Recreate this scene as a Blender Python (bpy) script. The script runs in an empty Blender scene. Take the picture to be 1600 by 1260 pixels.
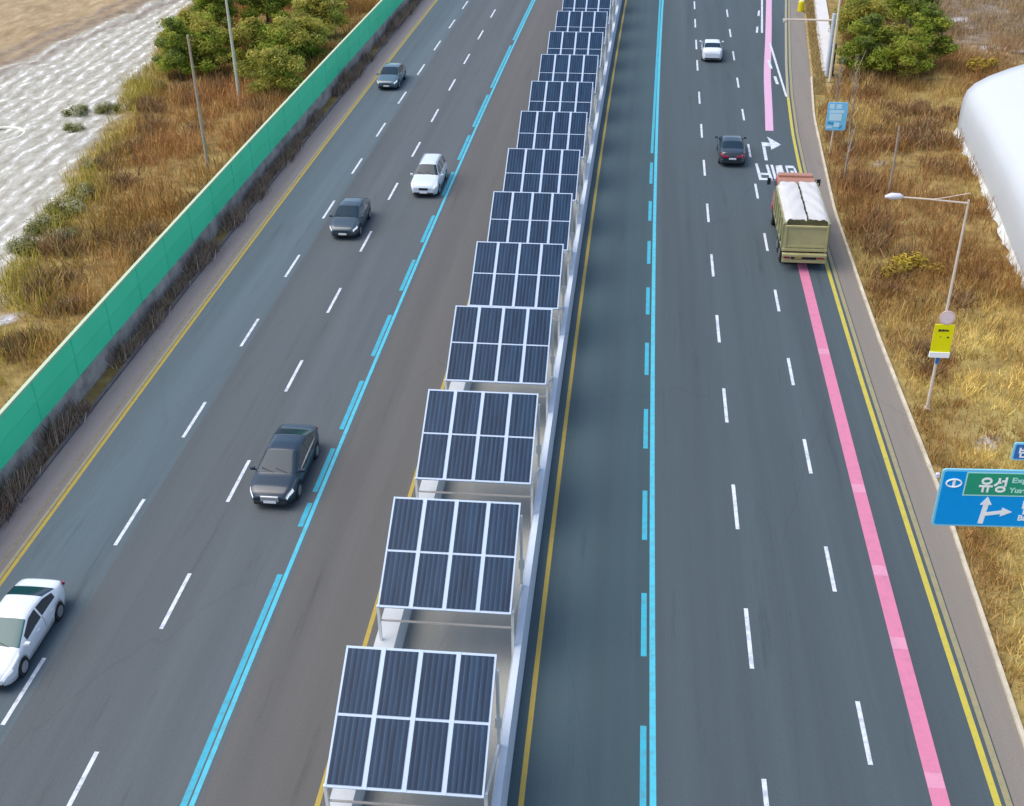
import bpy, bmesh, math, random
import numpy as np
from mathutils import Vector, Matrix, noise as mnoise

random.seed(7); RNG = np.random.default_rng(7)
SC = bpy.context.scene
COL = SC.collection
PI = math.pi

# ------------------------------------------------------------------ camera fit
SCALE = 1.0228065
CAM_H = 28.0 * SCALE
FOC, PITCH, YAW, ROLL = 1822.918, 0.54583, 0.098612, -0.01485
K0, K1 = 0.335344e-3 / SCALE, -0.113947e-5 / SCALE ** 2
FW = Vector((-math.sin(YAW) * math.cos(PITCH), math.cos(YAW) * math.cos(PITCH), -math.sin(PITCH)))
R0 = Vector((math.cos(YAW), math.sin(YAW), 0)); U0 = R0.cross(FW)
RT = R0 * math.cos(ROLL) + U0 * math.sin(ROLL)
UP = -R0 * math.sin(ROLL) + U0 * math.cos(ROLL)


def at(u, v, z=0.0):
    """surveyed point of the photograph (1600x1260) on the level z"""
    d = FW + RT * ((u - 800) / FOC) + UP * ((630 - v) / FOC)
    t = (z - CAM_H) / d.z
    return Vector((d.x * t, d.y * t, z))


def slope(s):
    return K0 * s + K1 / 2 * s * s


def R(s, o, z=0.0):
    """road coordinates: s along the road, o to the right of the survey line"""
    a = math.atan(slope(s))
    return Vector((K0 / 2 * s * s + K1 / 6 * s ** 3 + o * math.cos(a), s - o * math.sin(a), z))


def so(p):
    s = p.y
    for _ in range(4):
        a = math.atan(slope(s)); xc = K0 / 2 * s * s + K1 / 6 * s ** 3
        o = (p.x - xc) * math.cos(a); s = p.y + o * math.sin(a)
    return s, o


def head(s):
    return -math.atan(slope(s))


# ------------------------------------------------------------------ materials
def nm(name):
    m = bpy.data.materials.new(name); m.use_nodes = True
    n = m.node_tree; b = n.nodes['Principled BSDF']
    return m, n, b


def N(n, t, **k):
    x = n.nodes.new(t)
    for a, v in k.items():
        setattr(x, a, v)
    return x


def simple(name, col, rough=0.5, metal=0.0, spec=0.5, coat=0.0, var=0.0, scale=3.0, bump=0.0, emit=0.0):
    m, n, b = nm(name)
    b.inputs['Base Color'].default_value = (*col, 1); b.inputs['Roughness'].default_value = rough
    b.inputs['Metallic'].default_value = metal; b.inputs['Specular IOR Level'].default_value = spec
    b.inputs['Coat Weight'].default_value = coat; b.inputs['Coat Roughness'].default_value = 0.08
    if emit:
        b.inputs['Emission Color'].default_value = (*col, 1); b.inputs['Emission Strength'].default_value = emit
    if var or bump:
        tc = N(n, 'ShaderNodeTexCoord'); nz = N(n, 'ShaderNodeTexNoise')
        nz.inputs['Scale'].default_value = scale; nz.inputs['Detail'].default_value = 6; nz.inputs['Roughness'].default_value = 0.65
        n.links.new(tc.outputs['Object'], nz.inputs['Vector'])
        if var:
            mr = N(n, 'ShaderNodeMapRange'); mr.inputs['To Min'].default_value = 1 - var; mr.inputs['To Max'].default_value = 1 + var
            mr.inputs['From Min'].default_value = 0.25; mr.inputs['From Max'].default_value = 0.75
            n.links.new(nz.outputs['Fac'], mr.inputs['Value'])
            mx = N(n, 'ShaderNodeVectorMath', operation='SCALE'); mx.inputs[0].default_value = col
            n.links.new(mr.outputs['Result'], mx.inputs['Scale']); n.links.new(mx.outputs['Vector'], b.inputs['Base Color'])
        if bump:
            bp = N(n, 'ShaderNodeBump'); bp.inputs['Strength'].default_value = bump; bp.inputs['Distance'].default_value = 0.05
            n.links.new(nz.outputs['Fac'], bp.inputs['Height']); n.links.new(bp.outputs['Normal'], b.inputs['Normal'])
    return m


def asphalt(name, col, tint=(1, 1, 1), streak=0.16):
    """worn asphalt: fine grain, long wheel-track streaks along the road (UV = metres across, along)"""
    m, n, b = nm(name)
    uv = N(n, 'ShaderNodeUVMap'); uv.uv_map = 'road'
    mp = N(n, 'ShaderNodeMapping'); mp.inputs['Scale'].default_value = (0.62, 0.011, 1)
    n.links.new(uv.outputs['UV'], mp.inputs['Vector'])
    a = N(n, 'ShaderNodeTexNoise'); a.inputs['Scale'].default_value = 1.0; a.inputs['Detail'].default_value = 5; a.inputs['Roughness'].default_value = 0.6
    n.links.new(mp.outputs['Vector'], a.inputs['Vector'])
    mp2 = N(n, 'ShaderNodeMapping'); mp2.inputs['Scale'].default_value = (0.16, 0.05, 1); mp2.inputs['Location'].default_value = (3, 8, 0)
    n.links.new(uv.outputs['UV'], mp2.inputs['Vector'])
    c = N(n, 'ShaderNodeTexNoise'); c.inputs['Scale'].default_value = 1.0; c.inputs['Detail'].default_value = 3
    n.links.new(mp2.outputs['Vector'], c.inputs['Vector'])
    g = N(n, 'ShaderNodeTexNoise'); g.inputs['Scale'].default_value = 14; g.inputs['Detail'].default_value = 4; g.inputs['Roughness'].default_value = 0.8
    n.links.new(uv.outputs['UV'], g.inputs['Vector'])
    s1 = N(n, 'ShaderNodeMapRange'); s1.inputs['From Min'].default_value = .3; s1.inputs['From Max'].default_value = .7
    s1.inputs['To Min'].default_value = 1 - streak; s1.inputs['To Max'].default_value = 1 + streak
    n.links.new(a.outputs['Fac'], s1.inputs['Value'])
    # lane-long patches, tar joints and oil drips
    mp3 = N(n, 'ShaderNodeMapping'); mp3.inputs['Scale'].default_value = (1.5, .10, 1); n.links.new(uv.outputs['UV'], mp3.inputs['Vector'])
    oil = N(n, 'ShaderNodeTexNoise'); oil.inputs['Scale'].default_value = 1.0; oil.inputs['Detail'].default_value = 7; oil.inputs['Roughness'].default_value = .7
    n.links.new(mp3.outputs['Vector'], oil.inputs['Vector'])
    om = N(n, 'ShaderNodeMapRange'); om.inputs['From Min'].default_value = .58; om.inputs['From Max'].default_value = .74
    om.inputs['To Min'].default_value = 1.0; om.inputs['To Max'].default_value = .74; n.links.new(oil.outputs['Fac'], om.inputs['Value'])
    vo = N(n, 'ShaderNodeTexVoronoi', feature='DISTANCE_TO_EDGE'); vo.inputs['Scale'].default_value = 1.0
    mp4 = N(n, 'ShaderNodeMapping'); mp4.inputs['Scale'].default_value = (.16, .035, 1); n.links.new(uv.outputs['UV'], mp4.inputs['Vector'])
    wv = N(n, 'ShaderNodeVectorMath', operation='ADD'); n.links.new(mp4.outputs['Vector'], wv.inputs[0])
    ws = N(n, 'ShaderNodeVectorMath', operation='SCALE'); ws.inputs['Scale'].default_value = .10; n.links.new(a.outputs['Color'], ws.inputs[0]); n.links.new(ws.outputs['Vector'], wv.inputs[1])
    n.links.new(wv.outputs['Vector'], vo.inputs['Vector'])
    cr = N(n, 'ShaderNodeMapRange'); cr.inputs['From Max'].default_value = .006; cr.inputs['To Min'].default_value = .92; cr.inputs['To Max'].default_value = 1.0
    n.links.new(vo.outputs['Distance'], cr.inputs['Value'])
    ocr = N(n, 'ShaderNodeMath', operation='MULTIPLY'); n.links.new(om.outputs['Result'], ocr.inputs[0]); n.links.new(cr.outputs['Result'], ocr.inputs[1])
    s2 = N(n, 'ShaderNodeMapRange'); s2.inputs['From Min'].default_value = .3; s2.inputs['From Max'].default_value = .7
    s2.inputs['To Min'].default_value = .88; s2.inputs['To Max'].default_value = 1.12
    n.links.new(g.outputs['Fac'], s2.inputs['Value'])
    mu = N(n, 'ShaderNodeMath', operation='MULTIPLY'); n.links.new(s1.outputs['Result'], mu.inputs[0]); n.links.new(s2.outputs['Result'], mu.inputs[1])
    mix = N(n, 'ShaderNodeMix', data_type='RGBA'); mix.inputs['A'].default_value = (*col, 1)
    mix.inputs['B'].default_value = (*[col[i] * tint[i] for i in range(3)], 1)
    n.links.new(c.outputs['Fac'], mix.inputs['Factor'])
    mu2 = N(n, 'ShaderNodeMath', operation='MULTIPLY'); n.links.new(mu.outputs['Value'], mu2.inputs[0]); n.links.new(ocr.outputs['Value'], mu2.inputs[1]); mu = mu2
    sc = N(n, 'ShaderNodeVectorMath', operation='SCALE')
    n.links.new(mix.outputs['Result'], sc.inputs[0]); n.links.new(mu.outputs['Value'], sc.inputs['Scale'])
    n.links.new(sc.outputs['Vector'], b.inputs['Base Color'])
    b.inputs['Roughness'].default_value = 0.75; b.inputs['Specular IOR Level'].default_value = 0.35
    bp = N(n, 'ShaderNodeBump'); bp.inputs['Strength'].default_value = .15; bp.inputs['Distance'].default_value = .02
    n.links.new(g.outputs['Fac'], bp.inputs['Height']); n.links.new(bp.outputs['Normal'], b.inputs['Normal'])
    return m


def paint(name, col, wear=0.5):
    """road paint worn through to the asphalt in small flecks"""
    m, n, b = nm(name)
    tc = N(n, 'ShaderNodeTexCoord'); nz = N(n, 'ShaderNodeTexNoise'); nz.inputs['Scale'].default_value = 2.6
    nz.inputs['Detail'].default_value = 8; nz.inputs['Roughness'].default_value = .75
    n.links.new(tc.outputs['Object'], nz.inputs['Vector'])
    mr = N(n, 'ShaderNodeMapRange'); mr.inputs['From Min'].default_value = .46; mr.inputs['From Max'].default_value = .72
    mr.inputs['To Max'].default_value = wear
    n.links.new(nz.outputs['Fac'], mr.inputs['Value'])
    mix = N(n, 'ShaderNodeMix', data_type='RGBA'); mix.inputs['A'].default_value = (*col, 1); mix.inputs['B'].default_value = (.1, .12, .14, 1)
    n.links.new(mr.outputs['Result'], mix.inputs['Factor']); n.links.new(mix.outputs['Result'], b.inputs['Base Color'])
    b.inputs['Roughness'].default_value = .6
    return m


def vcol_mat(name, rough=0.85, spec=0.2, trans=0.0):
    m, n, b = nm(name)
    a = N(n, 'ShaderNodeAttribute', attribute_name='tone')
    n.links.new(a.outputs['Color'], b.inputs['Base Color'])
    b.inputs['Roughness'].default_value = rough; b.inputs['Specular IOR Level'].default_value = spec
    if trans:
        tr = N(n, 'ShaderNodeBsdfTranslucent'); n.links.new(a.outputs['Color'], tr.inputs['Color'])
        mx = N(n, 'ShaderNodeMixShader'); mx.inputs['Fac'].default_value = trans
        o = n.nodes['Material Output']
        n.links.new(b.outputs['BSDF'], mx.inputs[1]); n.links.new(tr.outputs['BSDF'], mx.inputs[2]); n.links.new(mx.outputs['Shader'], o.inputs['Surface'])
    return m


M = {}
M['asphalt_left'] = asphalt('asphalt_left', (.082, .122, .143), (1.2, .98, .9))
M['asphalt_mid'] = asphalt('asphalt_mid', (.083, .101, .110), (1.12, 1.0, .93))
M['asphalt_strip'] = asphalt('asphalt_strip', (.106, .101, .092), (.96, 1.0, 1.04), .12)
M['asphalt_right'] = asphalt('asphalt_right', (.060, .081, .090), (1.02, 1.03, 1.02))
M['asphalt_bus'] = asphalt('asphalt_bus', (.042, .076, .086), (1.1, 1.0, 1.03), .18)
M['bike_path'] = asphalt('bike_path', (.30, .29, .25), (.9, .95, 1), .1)
M['concrete_edge'] = asphalt('concrete_edge', (.205, .185, .16), (1.05, 1.0, .94), .1)
M['concrete_dull'] = asphalt('concrete_dull', (.17, .155, .16), (1.1, 1.05, 1), .2)
M['concrete_pale'] = simple('concrete_pale', (.62, .60, .57), .7, var=.06, scale=.6)
M['concrete'] = simple('concrete', (.5, .53, .54), .75, var=.08, scale=1.5, bump=.1)
M['concrete_wall'] = simple('concrete_wall', (.36, .325, .29), .85, var=.5, scale=.9, bump=.3)
M['barrier_white'] = simple('barrier_white', (.56, .62, .69), .5, var=.07, scale=1.2)
M['white_paint'] = paint('white_paint', (.62, .66, .70), .75)
M['yellow_paint'] = paint('yellow_paint', (.40, .29, .04), .35)
M['yellow_bright'] = paint('yellow_bright', (.50, .42, .05), .3)
M['yellow_faded'] = paint('yellow_faded', (.30, .26, .13), .5)
M['cyan_paint'] = paint('cyan_paint', (.065, .46, .58), .55)
M['cyan_dash'] = paint('cyan_dash', (.035, .38, .50), .6)
M['pink_paint'] = paint('pink_paint', (.60, .19, .30), .25)
M['pink_pale'] = paint('pink_pale', (.64, .27, .38), .2)
M['alu'] = simple('alu', (.42, .52, .66), .45, metal=.1)
M['white_steel'] = simple('white_steel', (.72, .73, .70), .45, var=.05)
M['white_cloth'] = simple('white_cloth', (.90, .89, .87), .7, bump=.15, scale=2.0)
M['white_roof'] = simple('white_roof', (.55, .58, .595), .55, var=.02, scale=.3)
M['galv'] = simple('galv', (.55, .50, .44), .5, metal=.2, var=.1)
M['galv_pale'] = simple('galv_pale', (.66, .55, .44), .5, var=.08)
M['lamp_head'] = simple('lamp_head', (.66, .66, .72), .35)
M['pole_tan'] = simple('pole_tan', (.40, .30, .22), .7, var=.15)
M['bark'] = simple('bark', (.09, .065, .045), .9, var=.3, scale=8)
M['bark_pale'] = simple('bark_pale', (.34, .27, .20), .9, var=.25, scale=6)
M['green_panel'] = None
M['cap_cream'] = simple('cap_cream', (.50, .60, .40), .6)
M['sign_blue'] = simple('sign_blue', (.0, .33, .82), .6, spec=.15, var=.04)
M['sign_navy'] = simple('sign_navy', (.02, .16, .50), .4)
M['sign_green'] = simple('sign_green', (.0, .33, .20), .4)
M['sign_edge'] = simple('sign_edge', (.22, .62, .80), .4)
M['sign_white'] = simple('sign_white', (.93, .95, .96), .45)
M['sign_mint'] = simple('sign_mint', (.45, .82, .76), .45)
M['sign_pale_blue'] = simple('sign_pale_blue', (.20, .56, .80), .45, var=.05)
M['sign_yellow'] = simple('sign_yellow', (.82, .78, .0), .45)
M['sign_black'] = simple('sign_black', (.03, .03, .02), .6)
M['sign_pink'] = simple('sign_pink', (.76, .52, .50), .5)
M['black_box'] = simple('black_box', (.015, .02, .025), .5)
M['cabinet_blue'] = simple('cabinet_blue', (.42, .56, .64), .5)
M['drum_yellow'] = simple('drum_yellow', (.72, .58, .0), .45)
M['rubber'] = simple('rubber', (.018, .018, .02), .85)
M['dark_trim'] = simple('dark_trim', (.012, .014, .016), .55)
M['underbody'] = simple('underbody', (.01, .01, .011), .9)
M['rim'] = simple('rim', (.42, .44, .46), .35, metal=.7)
M['glass'] = simple('glass', (.008, .026, .040), .10, spec=.4)
M['glass_green'] = simple('glass_green', (.025, .10, .105), .10, spec=.4)
M['headlight'] = simple('headlight', (.82, .87, .9), .12, spec=.8, emit=.25)
M['tail_red'] = simple('tail_red', (.42, .02, .06), .2, spec=.7)
M['plate'] = simple('plate', (.78, .78, .78), .5)
M['chrome'] = simple('chrome', (.6, .62, .64), .22, metal=.8)
M['paint_white'] = simple('paint_white', (.72, .75, .78), .25, coat=.8)
M['paint_pearl'] = simple('paint_pearl', (.62, .68, .73), .28, coat=.7)
M['paint_dark'] = simple('paint_dark', (.010, .026, .044), .3, coat=.5)
M['paint_slate'] = simple('paint_slate', (.028, .055, .075), .28, coat=.7)
M['paint_grey'] = simple('paint_grey', (.06, .12, .15), .25, coat=.9)
M['paint_black'] = simple('paint_black', (.016, .026, .036), .22, coat=.9)
M['truck_khaki'] = simple('truck_khaki', (.40, .36, .17), .55, var=.12, scale=1.3)
M['truck_olive'] = simple('truck_olive', (.30, .29, .15), .6, var=.2, scale=1.3)
M['truck_red'] = simple('truck_red', (.46, .10, .11), .4, coat=.4, var=.05)
M['truck_roof'] = simple('truck_roof', (.38, .19, .13), .5, var=.12, scale=1.2)
M['brush'] = vcol_mat('brush', .9, .1, .12)
M['leaf'] = vcol_mat('leaf', .65, .3, .5)
M['rubble'] = vcol_mat('rubble', .8, .2)


def green_panel():
    m, n, b = nm('green_panel')
    tc = N(n, 'ShaderNodeTexCoord'); nz = N(n, 'ShaderNodeTexNoise'); nz.inputs['Scale'].default_value = .35; nz.inputs['Detail'].default_value = 5
    n.links.new(tc.outputs['Object'], nz.inputs['Vector'])
    mix = N(n, 'ShaderNodeMix', data_type='RGBA'); mix.inputs['A'].default_value = (.045, .76, .34, 1); mix.inputs['B'].default_value = (.075, .86, .48, 1)
    n.links.new(nz.outputs['Fac'], mix.inputs['Factor']); n.links.new(mix.outputs['Result'], b.inputs['Base Color'])
    b.inputs['Roughness'].default_value = .5
    return m


M['green_panel'] = green_panel()


def solar_mat():
    """cells in vertical strings: bands of slightly different blue, pale busbars, faint cell joints (UV 0..1 per panel)"""
    m, n, b = nm('solar_cells')
    uv = N(n, 'ShaderNodeUVMap'); uv.uv_map = 'cell'
    oi = N(n, 'ShaderNodeObjectInfo')
    wn = N(n, 'ShaderNodeTexNoise'); wn.inputs['Scale'].default_value = 3.0
    n.links.new(uv.outputs['UV'], wn.inputs['Vector'])
    sep = N(n, 'ShaderNodeSeparateXYZ'); n.links.new(uv.outputs['UV'], sep.inputs['Vector'])
    wob = N(n, 'ShaderNodeMath', operation='MULTIPLY_ADD'); n.links.new(wn.outputs['Fac'], wob.inputs[0]); wob.inputs[1].default_value = .022
    n.links.new(sep.outputs['X'], wob.inputs[2])
    # string bands
    cmb = N(n, 'ShaderNodeCombineXYZ'); mulx = N(n, 'ShaderNodeMath', operation='MULTIPLY'); mulx.inputs[1].default_value = 7.5
    n.links.new(wob.outputs['Value'], mulx.inputs[0]); n.links.new(mulx.outputs['Value'], cmb.inputs['X'])
    ylow = N(n, 'ShaderNodeMath', operation='MULTIPLY'); ylow.inputs[1].default_value = .9; n.links.new(sep.outputs['Y'], ylow.inputs[0]); n.links.new(ylow.outputs['Value'], cmb.inputs['Y'])
    rz = N(n, 'ShaderNodeMath', operation='MULTIPLY'); rz.inputs[1].default_value = 40; n.links.new(oi.outputs['Random'], rz.inputs[0]); n.links.new(rz.outputs['Value'], cmb.inputs['Z'])
    bnn = N(n, 'ShaderNodeTexNoise'); bnn.inputs['Scale'].default_value = 1.0; bnn.inputs['Detail'].default_value = 1; n.links.new(cmb.outputs['Vector'], bnn.inputs['Vector'])
    ph = N(n, 'ShaderNodeMath', operation='MULTIPLY_ADD'); ph.inputs[1].default_value = 2 * PI * 6; n.links.new(wob.outputs['Value'], ph.inputs[0])
    ph2 = N(n, 'ShaderNodeMath', operation='MULTIPLY'); ph2.inputs[1].default_value = 1.2; n.links.new(bnn.outputs['Fac'], ph2.inputs[0]); n.links.new(ph2.outputs['Value'], ph.inputs[2])
    sn_ = N(n, 'ShaderNodeMath', operation='SINE'); n.links.new(ph.outputs['Value'], sn_.inputs[0])
    hf = N(n, 'ShaderNodeMath', operation='MULTIPLY_ADD'); hf.inputs[1].default_value = .09; n.links.new(sn_.outputs['Value'], hf.inputs[0]); bsc = N(n, 'ShaderNodeMath', operation='MULTIPLY_ADD'); bsc.inputs[1].default_value = .45; bsc.inputs[2].default_value = .27; n.links.new(bnn.outputs['Fac'], bsc.inputs[0]); n.links.new(bsc.outputs['Value'], hf.inputs[2])
    ramp = N(n, 'ShaderNodeValToRGB'); e = ramp.color_ramp.elements
    e[0].position = .36; e[0].color = (.006, .018, .042, 1); e[1].position = .66; e[1].color = (.018, .056, .112, 1)
    n.links.new(hf.outputs['Value'], ramp.inputs['Fac'])

    def lines(src, count, width):
        f = N(n, 'ShaderNodeMath', operation='MULTIPLY'); f.inputs[1].default_value = count; n.links.new(src, f.inputs[0])
        fr = N(n, 'ShaderNodeMath', operation='FRACT'); n.links.new(f.outputs['Value'], fr.inputs[0])
        lt = N(n, 'ShaderNodeMath', operation='LESS_THAN'); lt.inputs[1].default_value = width; n.links.new(fr.outputs['Value'], lt.inputs[0])
        return lt.outputs['Value']
    bus = lines(wob.outputs['Value'], 6.0, .035)
    jnt = lines(sep.outputs['Y'], 10.0, .02)
    mx1 = N(n, 'ShaderNodeMix', data_type='RGBA'); mx1.inputs['B'].default_value = (.17, .23, .34, 1)
    n.links.new(ramp.outputs['Color'], mx1.inputs['A'])
    bf = N(n, 'ShaderNodeMath', operation='MULTIPLY'); bf.inputs[1].default_value = .55; n.links.new(bus, bf.inputs[0]); n.links.new(bf.outputs['Value'], mx1.inputs['Factor'])
    mx2 = N(n, 'ShaderNodeMix', data_type='RGBA'); mx2.inputs['B'].default_value = (.004, .008, .02, 1)
    jf = N(n, 'ShaderNodeMath', operation='MULTIPLY'); jf.inputs[1].default_value = .4; n.links.new(jnt, jf.inputs[0])
    n.links.new(jf.outputs['Value'], mx2.inputs['Factor']); n.links.new(mx1.outputs['Result'], mx2.inputs['A'])
    n.links.new(mx2.outputs['Result'], b.inputs['Base Color'])
    b.inputs['Roughness'].default_value = .32; b.inputs['Specular IOR Level'].default_value = .16
    return m


M['solar'] = solar_mat()


# ------------------------------------------------------------------ object helpers
def tag(o, label=None, cat=None, group=None, kind=None):
    if label: o['label'] = label
    if cat: o['category'] = cat
    if group: o['group'] = group
    if kind: o['kind'] = kind
    return o


def empty(name, loc, rz=0.0):
    o = bpy.data.objects.new(name, None); COL.objects.link(o)
    o.location = loc; o.rotation_euler = (0, 0, rz); o.empty_display_size = .3
    return o


def link(name, me, mat, parent=None, smooth=False):
    o = bpy.data.objects.new(name, me); COL.objects.link(o)
    if mat is not None:
        me.materials.append(mat)
    if smooth:
        me.polygons.foreach_set('use_smooth', [True] * len(me.polygons))
    if parent: o.parent = parent
    return o


def mesh(name, verts, faces, mat, parent=None, smooth=False):
    me = bpy.data.meshes.new(name); me.from_pydata([tuple(v) for v in verts], [], faces); me.update()
    return link(name, me, mat, parent, smooth)


class MB:
    """collects solids into one mesh"""
    def __init__(s):
        s.bm = bmesh.new()

    def box(s, c, d, rz=0.0, bevel=0.0, rot=None, taper=None):
        r = bmesh.ops.create_cube(s.bm, size=1.0)
        vs = r['verts']
        for v in vs:
            v.co = Vector((v.co.x * d[0], v.co.y * d[1], v.co.z * d[2]))
            if taper and v.co.z > 0:
                v.co.x *= taper[0]; v.co.y *= taper[1]
        if bevel:
            es = list({e for v in vs for e in v.link_edges})
            rr = bmesh.ops.bevel(s.bm, geom=es, offset=bevel, segments=2, profile=.6, affect='EDGES')
            vs = list({v for v in rr['verts']} | {v for v in vs if v.is_valid})
        mt = Matrix.Translation(Vector(c)) @ (rot if rot else Matrix.Rotation(rz, 4, 'Z'))
        for v in vs:
            v.co = mt @ v.co
        return s

    def tube(s, pts, rad, n=8, caps=True):
        pts = [Vector(p) for p in pts]
        rad = rad if isinstance(rad, (list, tuple)) else [rad] * len(pts)
        rings = []
        for i, p in enumerate(pts):
            d = (pts[min(i + 1, len(pts) - 1)] - pts[max(i - 1, 0)]).normalized()
            a = d.orthogonal().normalized() if abs(d.z) > .95 else d.cross(Vector((0, 0, 1))).normalized()
            b = d.cross(a)
            rings.append([s.bm.verts.new(p + (a * math.cos(2 * PI * k / n) + b * math.sin(2 * PI * k / n)) * rad[i]) for k in range(n)])
        for i in range(len(rings) - 1):
            for k in range(n):
                s.bm.faces.new((rings[i][k], rings[i][(k + 1) % n], rings[i + 1][(k + 1) % n], rings[i + 1][k]))
        if caps:
            s.bm.faces.new(rings[0][::-1]); s.bm.faces.new(rings[-1])
        return s

    def beam(s, a, b, w, h):
        a = Vector(a); b = Vector(b); d = b - a
        y = d.normalized(); x = y.cross(Vector((0, 0, 1)))
        x = Vector((1, 0, 0)) if x.length < 1e-3 else x.normalized()
        z = x.cross(y)
        rot = Matrix((x, y, z)).transposed().to_4x4()
        return s.box((a + b) / 2, (w, d.length, h), rot=rot)

    def prism(s, poly, z0, z1):
        lo = [s.bm.verts.new((p[0], p[1], z0)) for p in poly]; hi = [s.bm.verts.new((p[0], p[1], z1)) for p in poly]
        k = len(poly)
        s.bm.faces.new(hi); s.bm.faces.new(lo[::-1])
        for i in range(k):
            s.bm.faces.new((lo[i], lo[(i + 1) % k], hi[(i + 1) % k], hi[i]))
        return s

    def grid(s, rows):
        vs = [[s.bm.verts.new(p) for p in r] for r in rows]
        for i in range(len(vs) - 1):
            for j in range(len(vs[0]) - 1):
                s.bm.faces.new((vs[i][j], vs[i][j + 1], vs[i + 1][j + 1], vs[i + 1][j]))
        return s

    def build(s, name, mat, parent=None, smooth=False, fix=True):
        if fix:
            bmesh.ops.recalc_face_normals(s.bm, faces=s.bm.faces[:])
        me = bpy.data.meshes.new(name); s.bm.to_mesh(me); s.bm.free()
        return link(name, me, mat, parent, smooth)


def copy_tree(o, parent=None):
    c = o.copy(); COL.objects.link(c); c.parent = parent
    for ch in list(o.children):
        copy_tree(ch, c)
    return c


def strip(name, o0, o1, s0, s1, z, mat, step=2.0, kind='structure', cross=1):
    """sheet along the road between two offsets (numbers or functions of s)"""
    f0 = o0 if callable(o0) else (lambda s, v=o0: v); f1 = o1 if callable(o1) else (lambda s, v=o1: v)
    k = max(1, int((s1 - s0) / step)); V = []; U = []
    for i in range(k + 1):
        s = s0 + (s1 - s0) * i / k
        for j in range(cross + 1):
            o = f0(s) + (f1(s) - f0(s)) * j / cross
            V.append(R(s, o, z)); U.append((o, s))
    F = []
    w = cross + 1
    for i in range(k):
        for j in range(cross):
            F.append((i * w + j, i * w + j + 1, (i + 1) * w + j + 1, (i + 1) * w + j))
    ob = mesh(name, V, F, mat)
    uvl = ob.data.uv_layers.new(name='road')
    idx = np.empty(len(ob.data.loops), dtype=np.int32); ob.data.loops.foreach_get('vertex_index', idx)
    uvl.data.foreach_set('uv', np.array(U, dtype=np.float32)[idx].ravel())
    if kind: ob['kind'] = kind
    return ob


def extrude_profile(prof, s0, s1, step=2.0):
    """solid with an (o,z) outline swept along the road"""
    k = max(1, int((s1 - s0) / step)); V = []; F = []; n = len(prof)
    for i in range(k + 1):
        s = s0 + (s1 - s0) * i / k
        V += [R(s, o, z) for o, z in prof]
    for i in range(k):
        for j in range(n):
            F.append((i * n + j, i * n + (j + 1) % n, (i + 1) * n + (j + 1) % n, (i + 1) * n + j))
    F.append(tuple(range(n))[::-1]); F.append(tuple(range(k * n, k * n + n)))
    return V, F


# ------------------------------------------------------------------ numpy noise
_T = RNG.random((256, 256))


def vnoise(x, y):
    x = np.asarray(x, float); y = np.asarray(y, float)
    xi = np.floor(x).astype(int); yi = np.floor(y).astype(int); fx = x - xi; fy = y - yi
    fx = fx * fx * (3 - 2 * fx); fy = fy * fy * (3 - 2 * fy)
    g = lambda a, b: _T[a & 255, b & 255]
    return (g(xi, yi) * (1 - fx) + g(xi + 1, yi) * fx) * (1 - fy) + (g(xi, yi + 1) * (1 - fx) + g(xi + 1, yi + 1) * fx) * fy


def fbm(x, y, o=4):
    t = 0; a = .5; n = 0
    for i in range(o):
        t = t + a * vnoise(x * 2 ** i + 17 * i, y * 2 ** i + 31 * i); n += a; a *= .55
    return t / n


def so_np(x, y):
    s = y.copy()
    for _ in range(4):
        sl = K0 * s + K1 / 2 * s * s; a = np.arctan(sl); xc = K0 / 2 * s * s + K1 / 6 * s ** 3
        o = (x - xc) * np.cos(a); s = y + o * np.sin(a)
    return s, o


def sstep(a, b, x):
    t = np.clip((x - a) / (b - a), 0, 1)
    return t * t * (3 - 2 * t)


# ------------------------------------------------------------------ regions of the ground (road coordinates)
FIELD_S = [20, 40, 48, 53, 58, 65, 72, 83, 101, 127, 200]
FIELD_O = [-31, -31.5, -32.3, -33.4, -35.2, -37.1, -38.3, -41.0, -44.2, -49.5, -62]
TAN_S = [40, 85, 101, 112, 128, 170]; TAN_O = [-64, -60.5, -58.4, -57.2, -54.6, -47]


def bank(s, o):
    """0 on the flat road corridor, 1 on the open ground"""
    re = np.interp(s, [0, 90, 100, 133, 200, 330], [14.0, 14.3, 19.5, 22.0, 28.0, 42.0])
    return np.clip(np.maximum(o - re, -26.3 - o) / 3.0, 0, 1)


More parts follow.
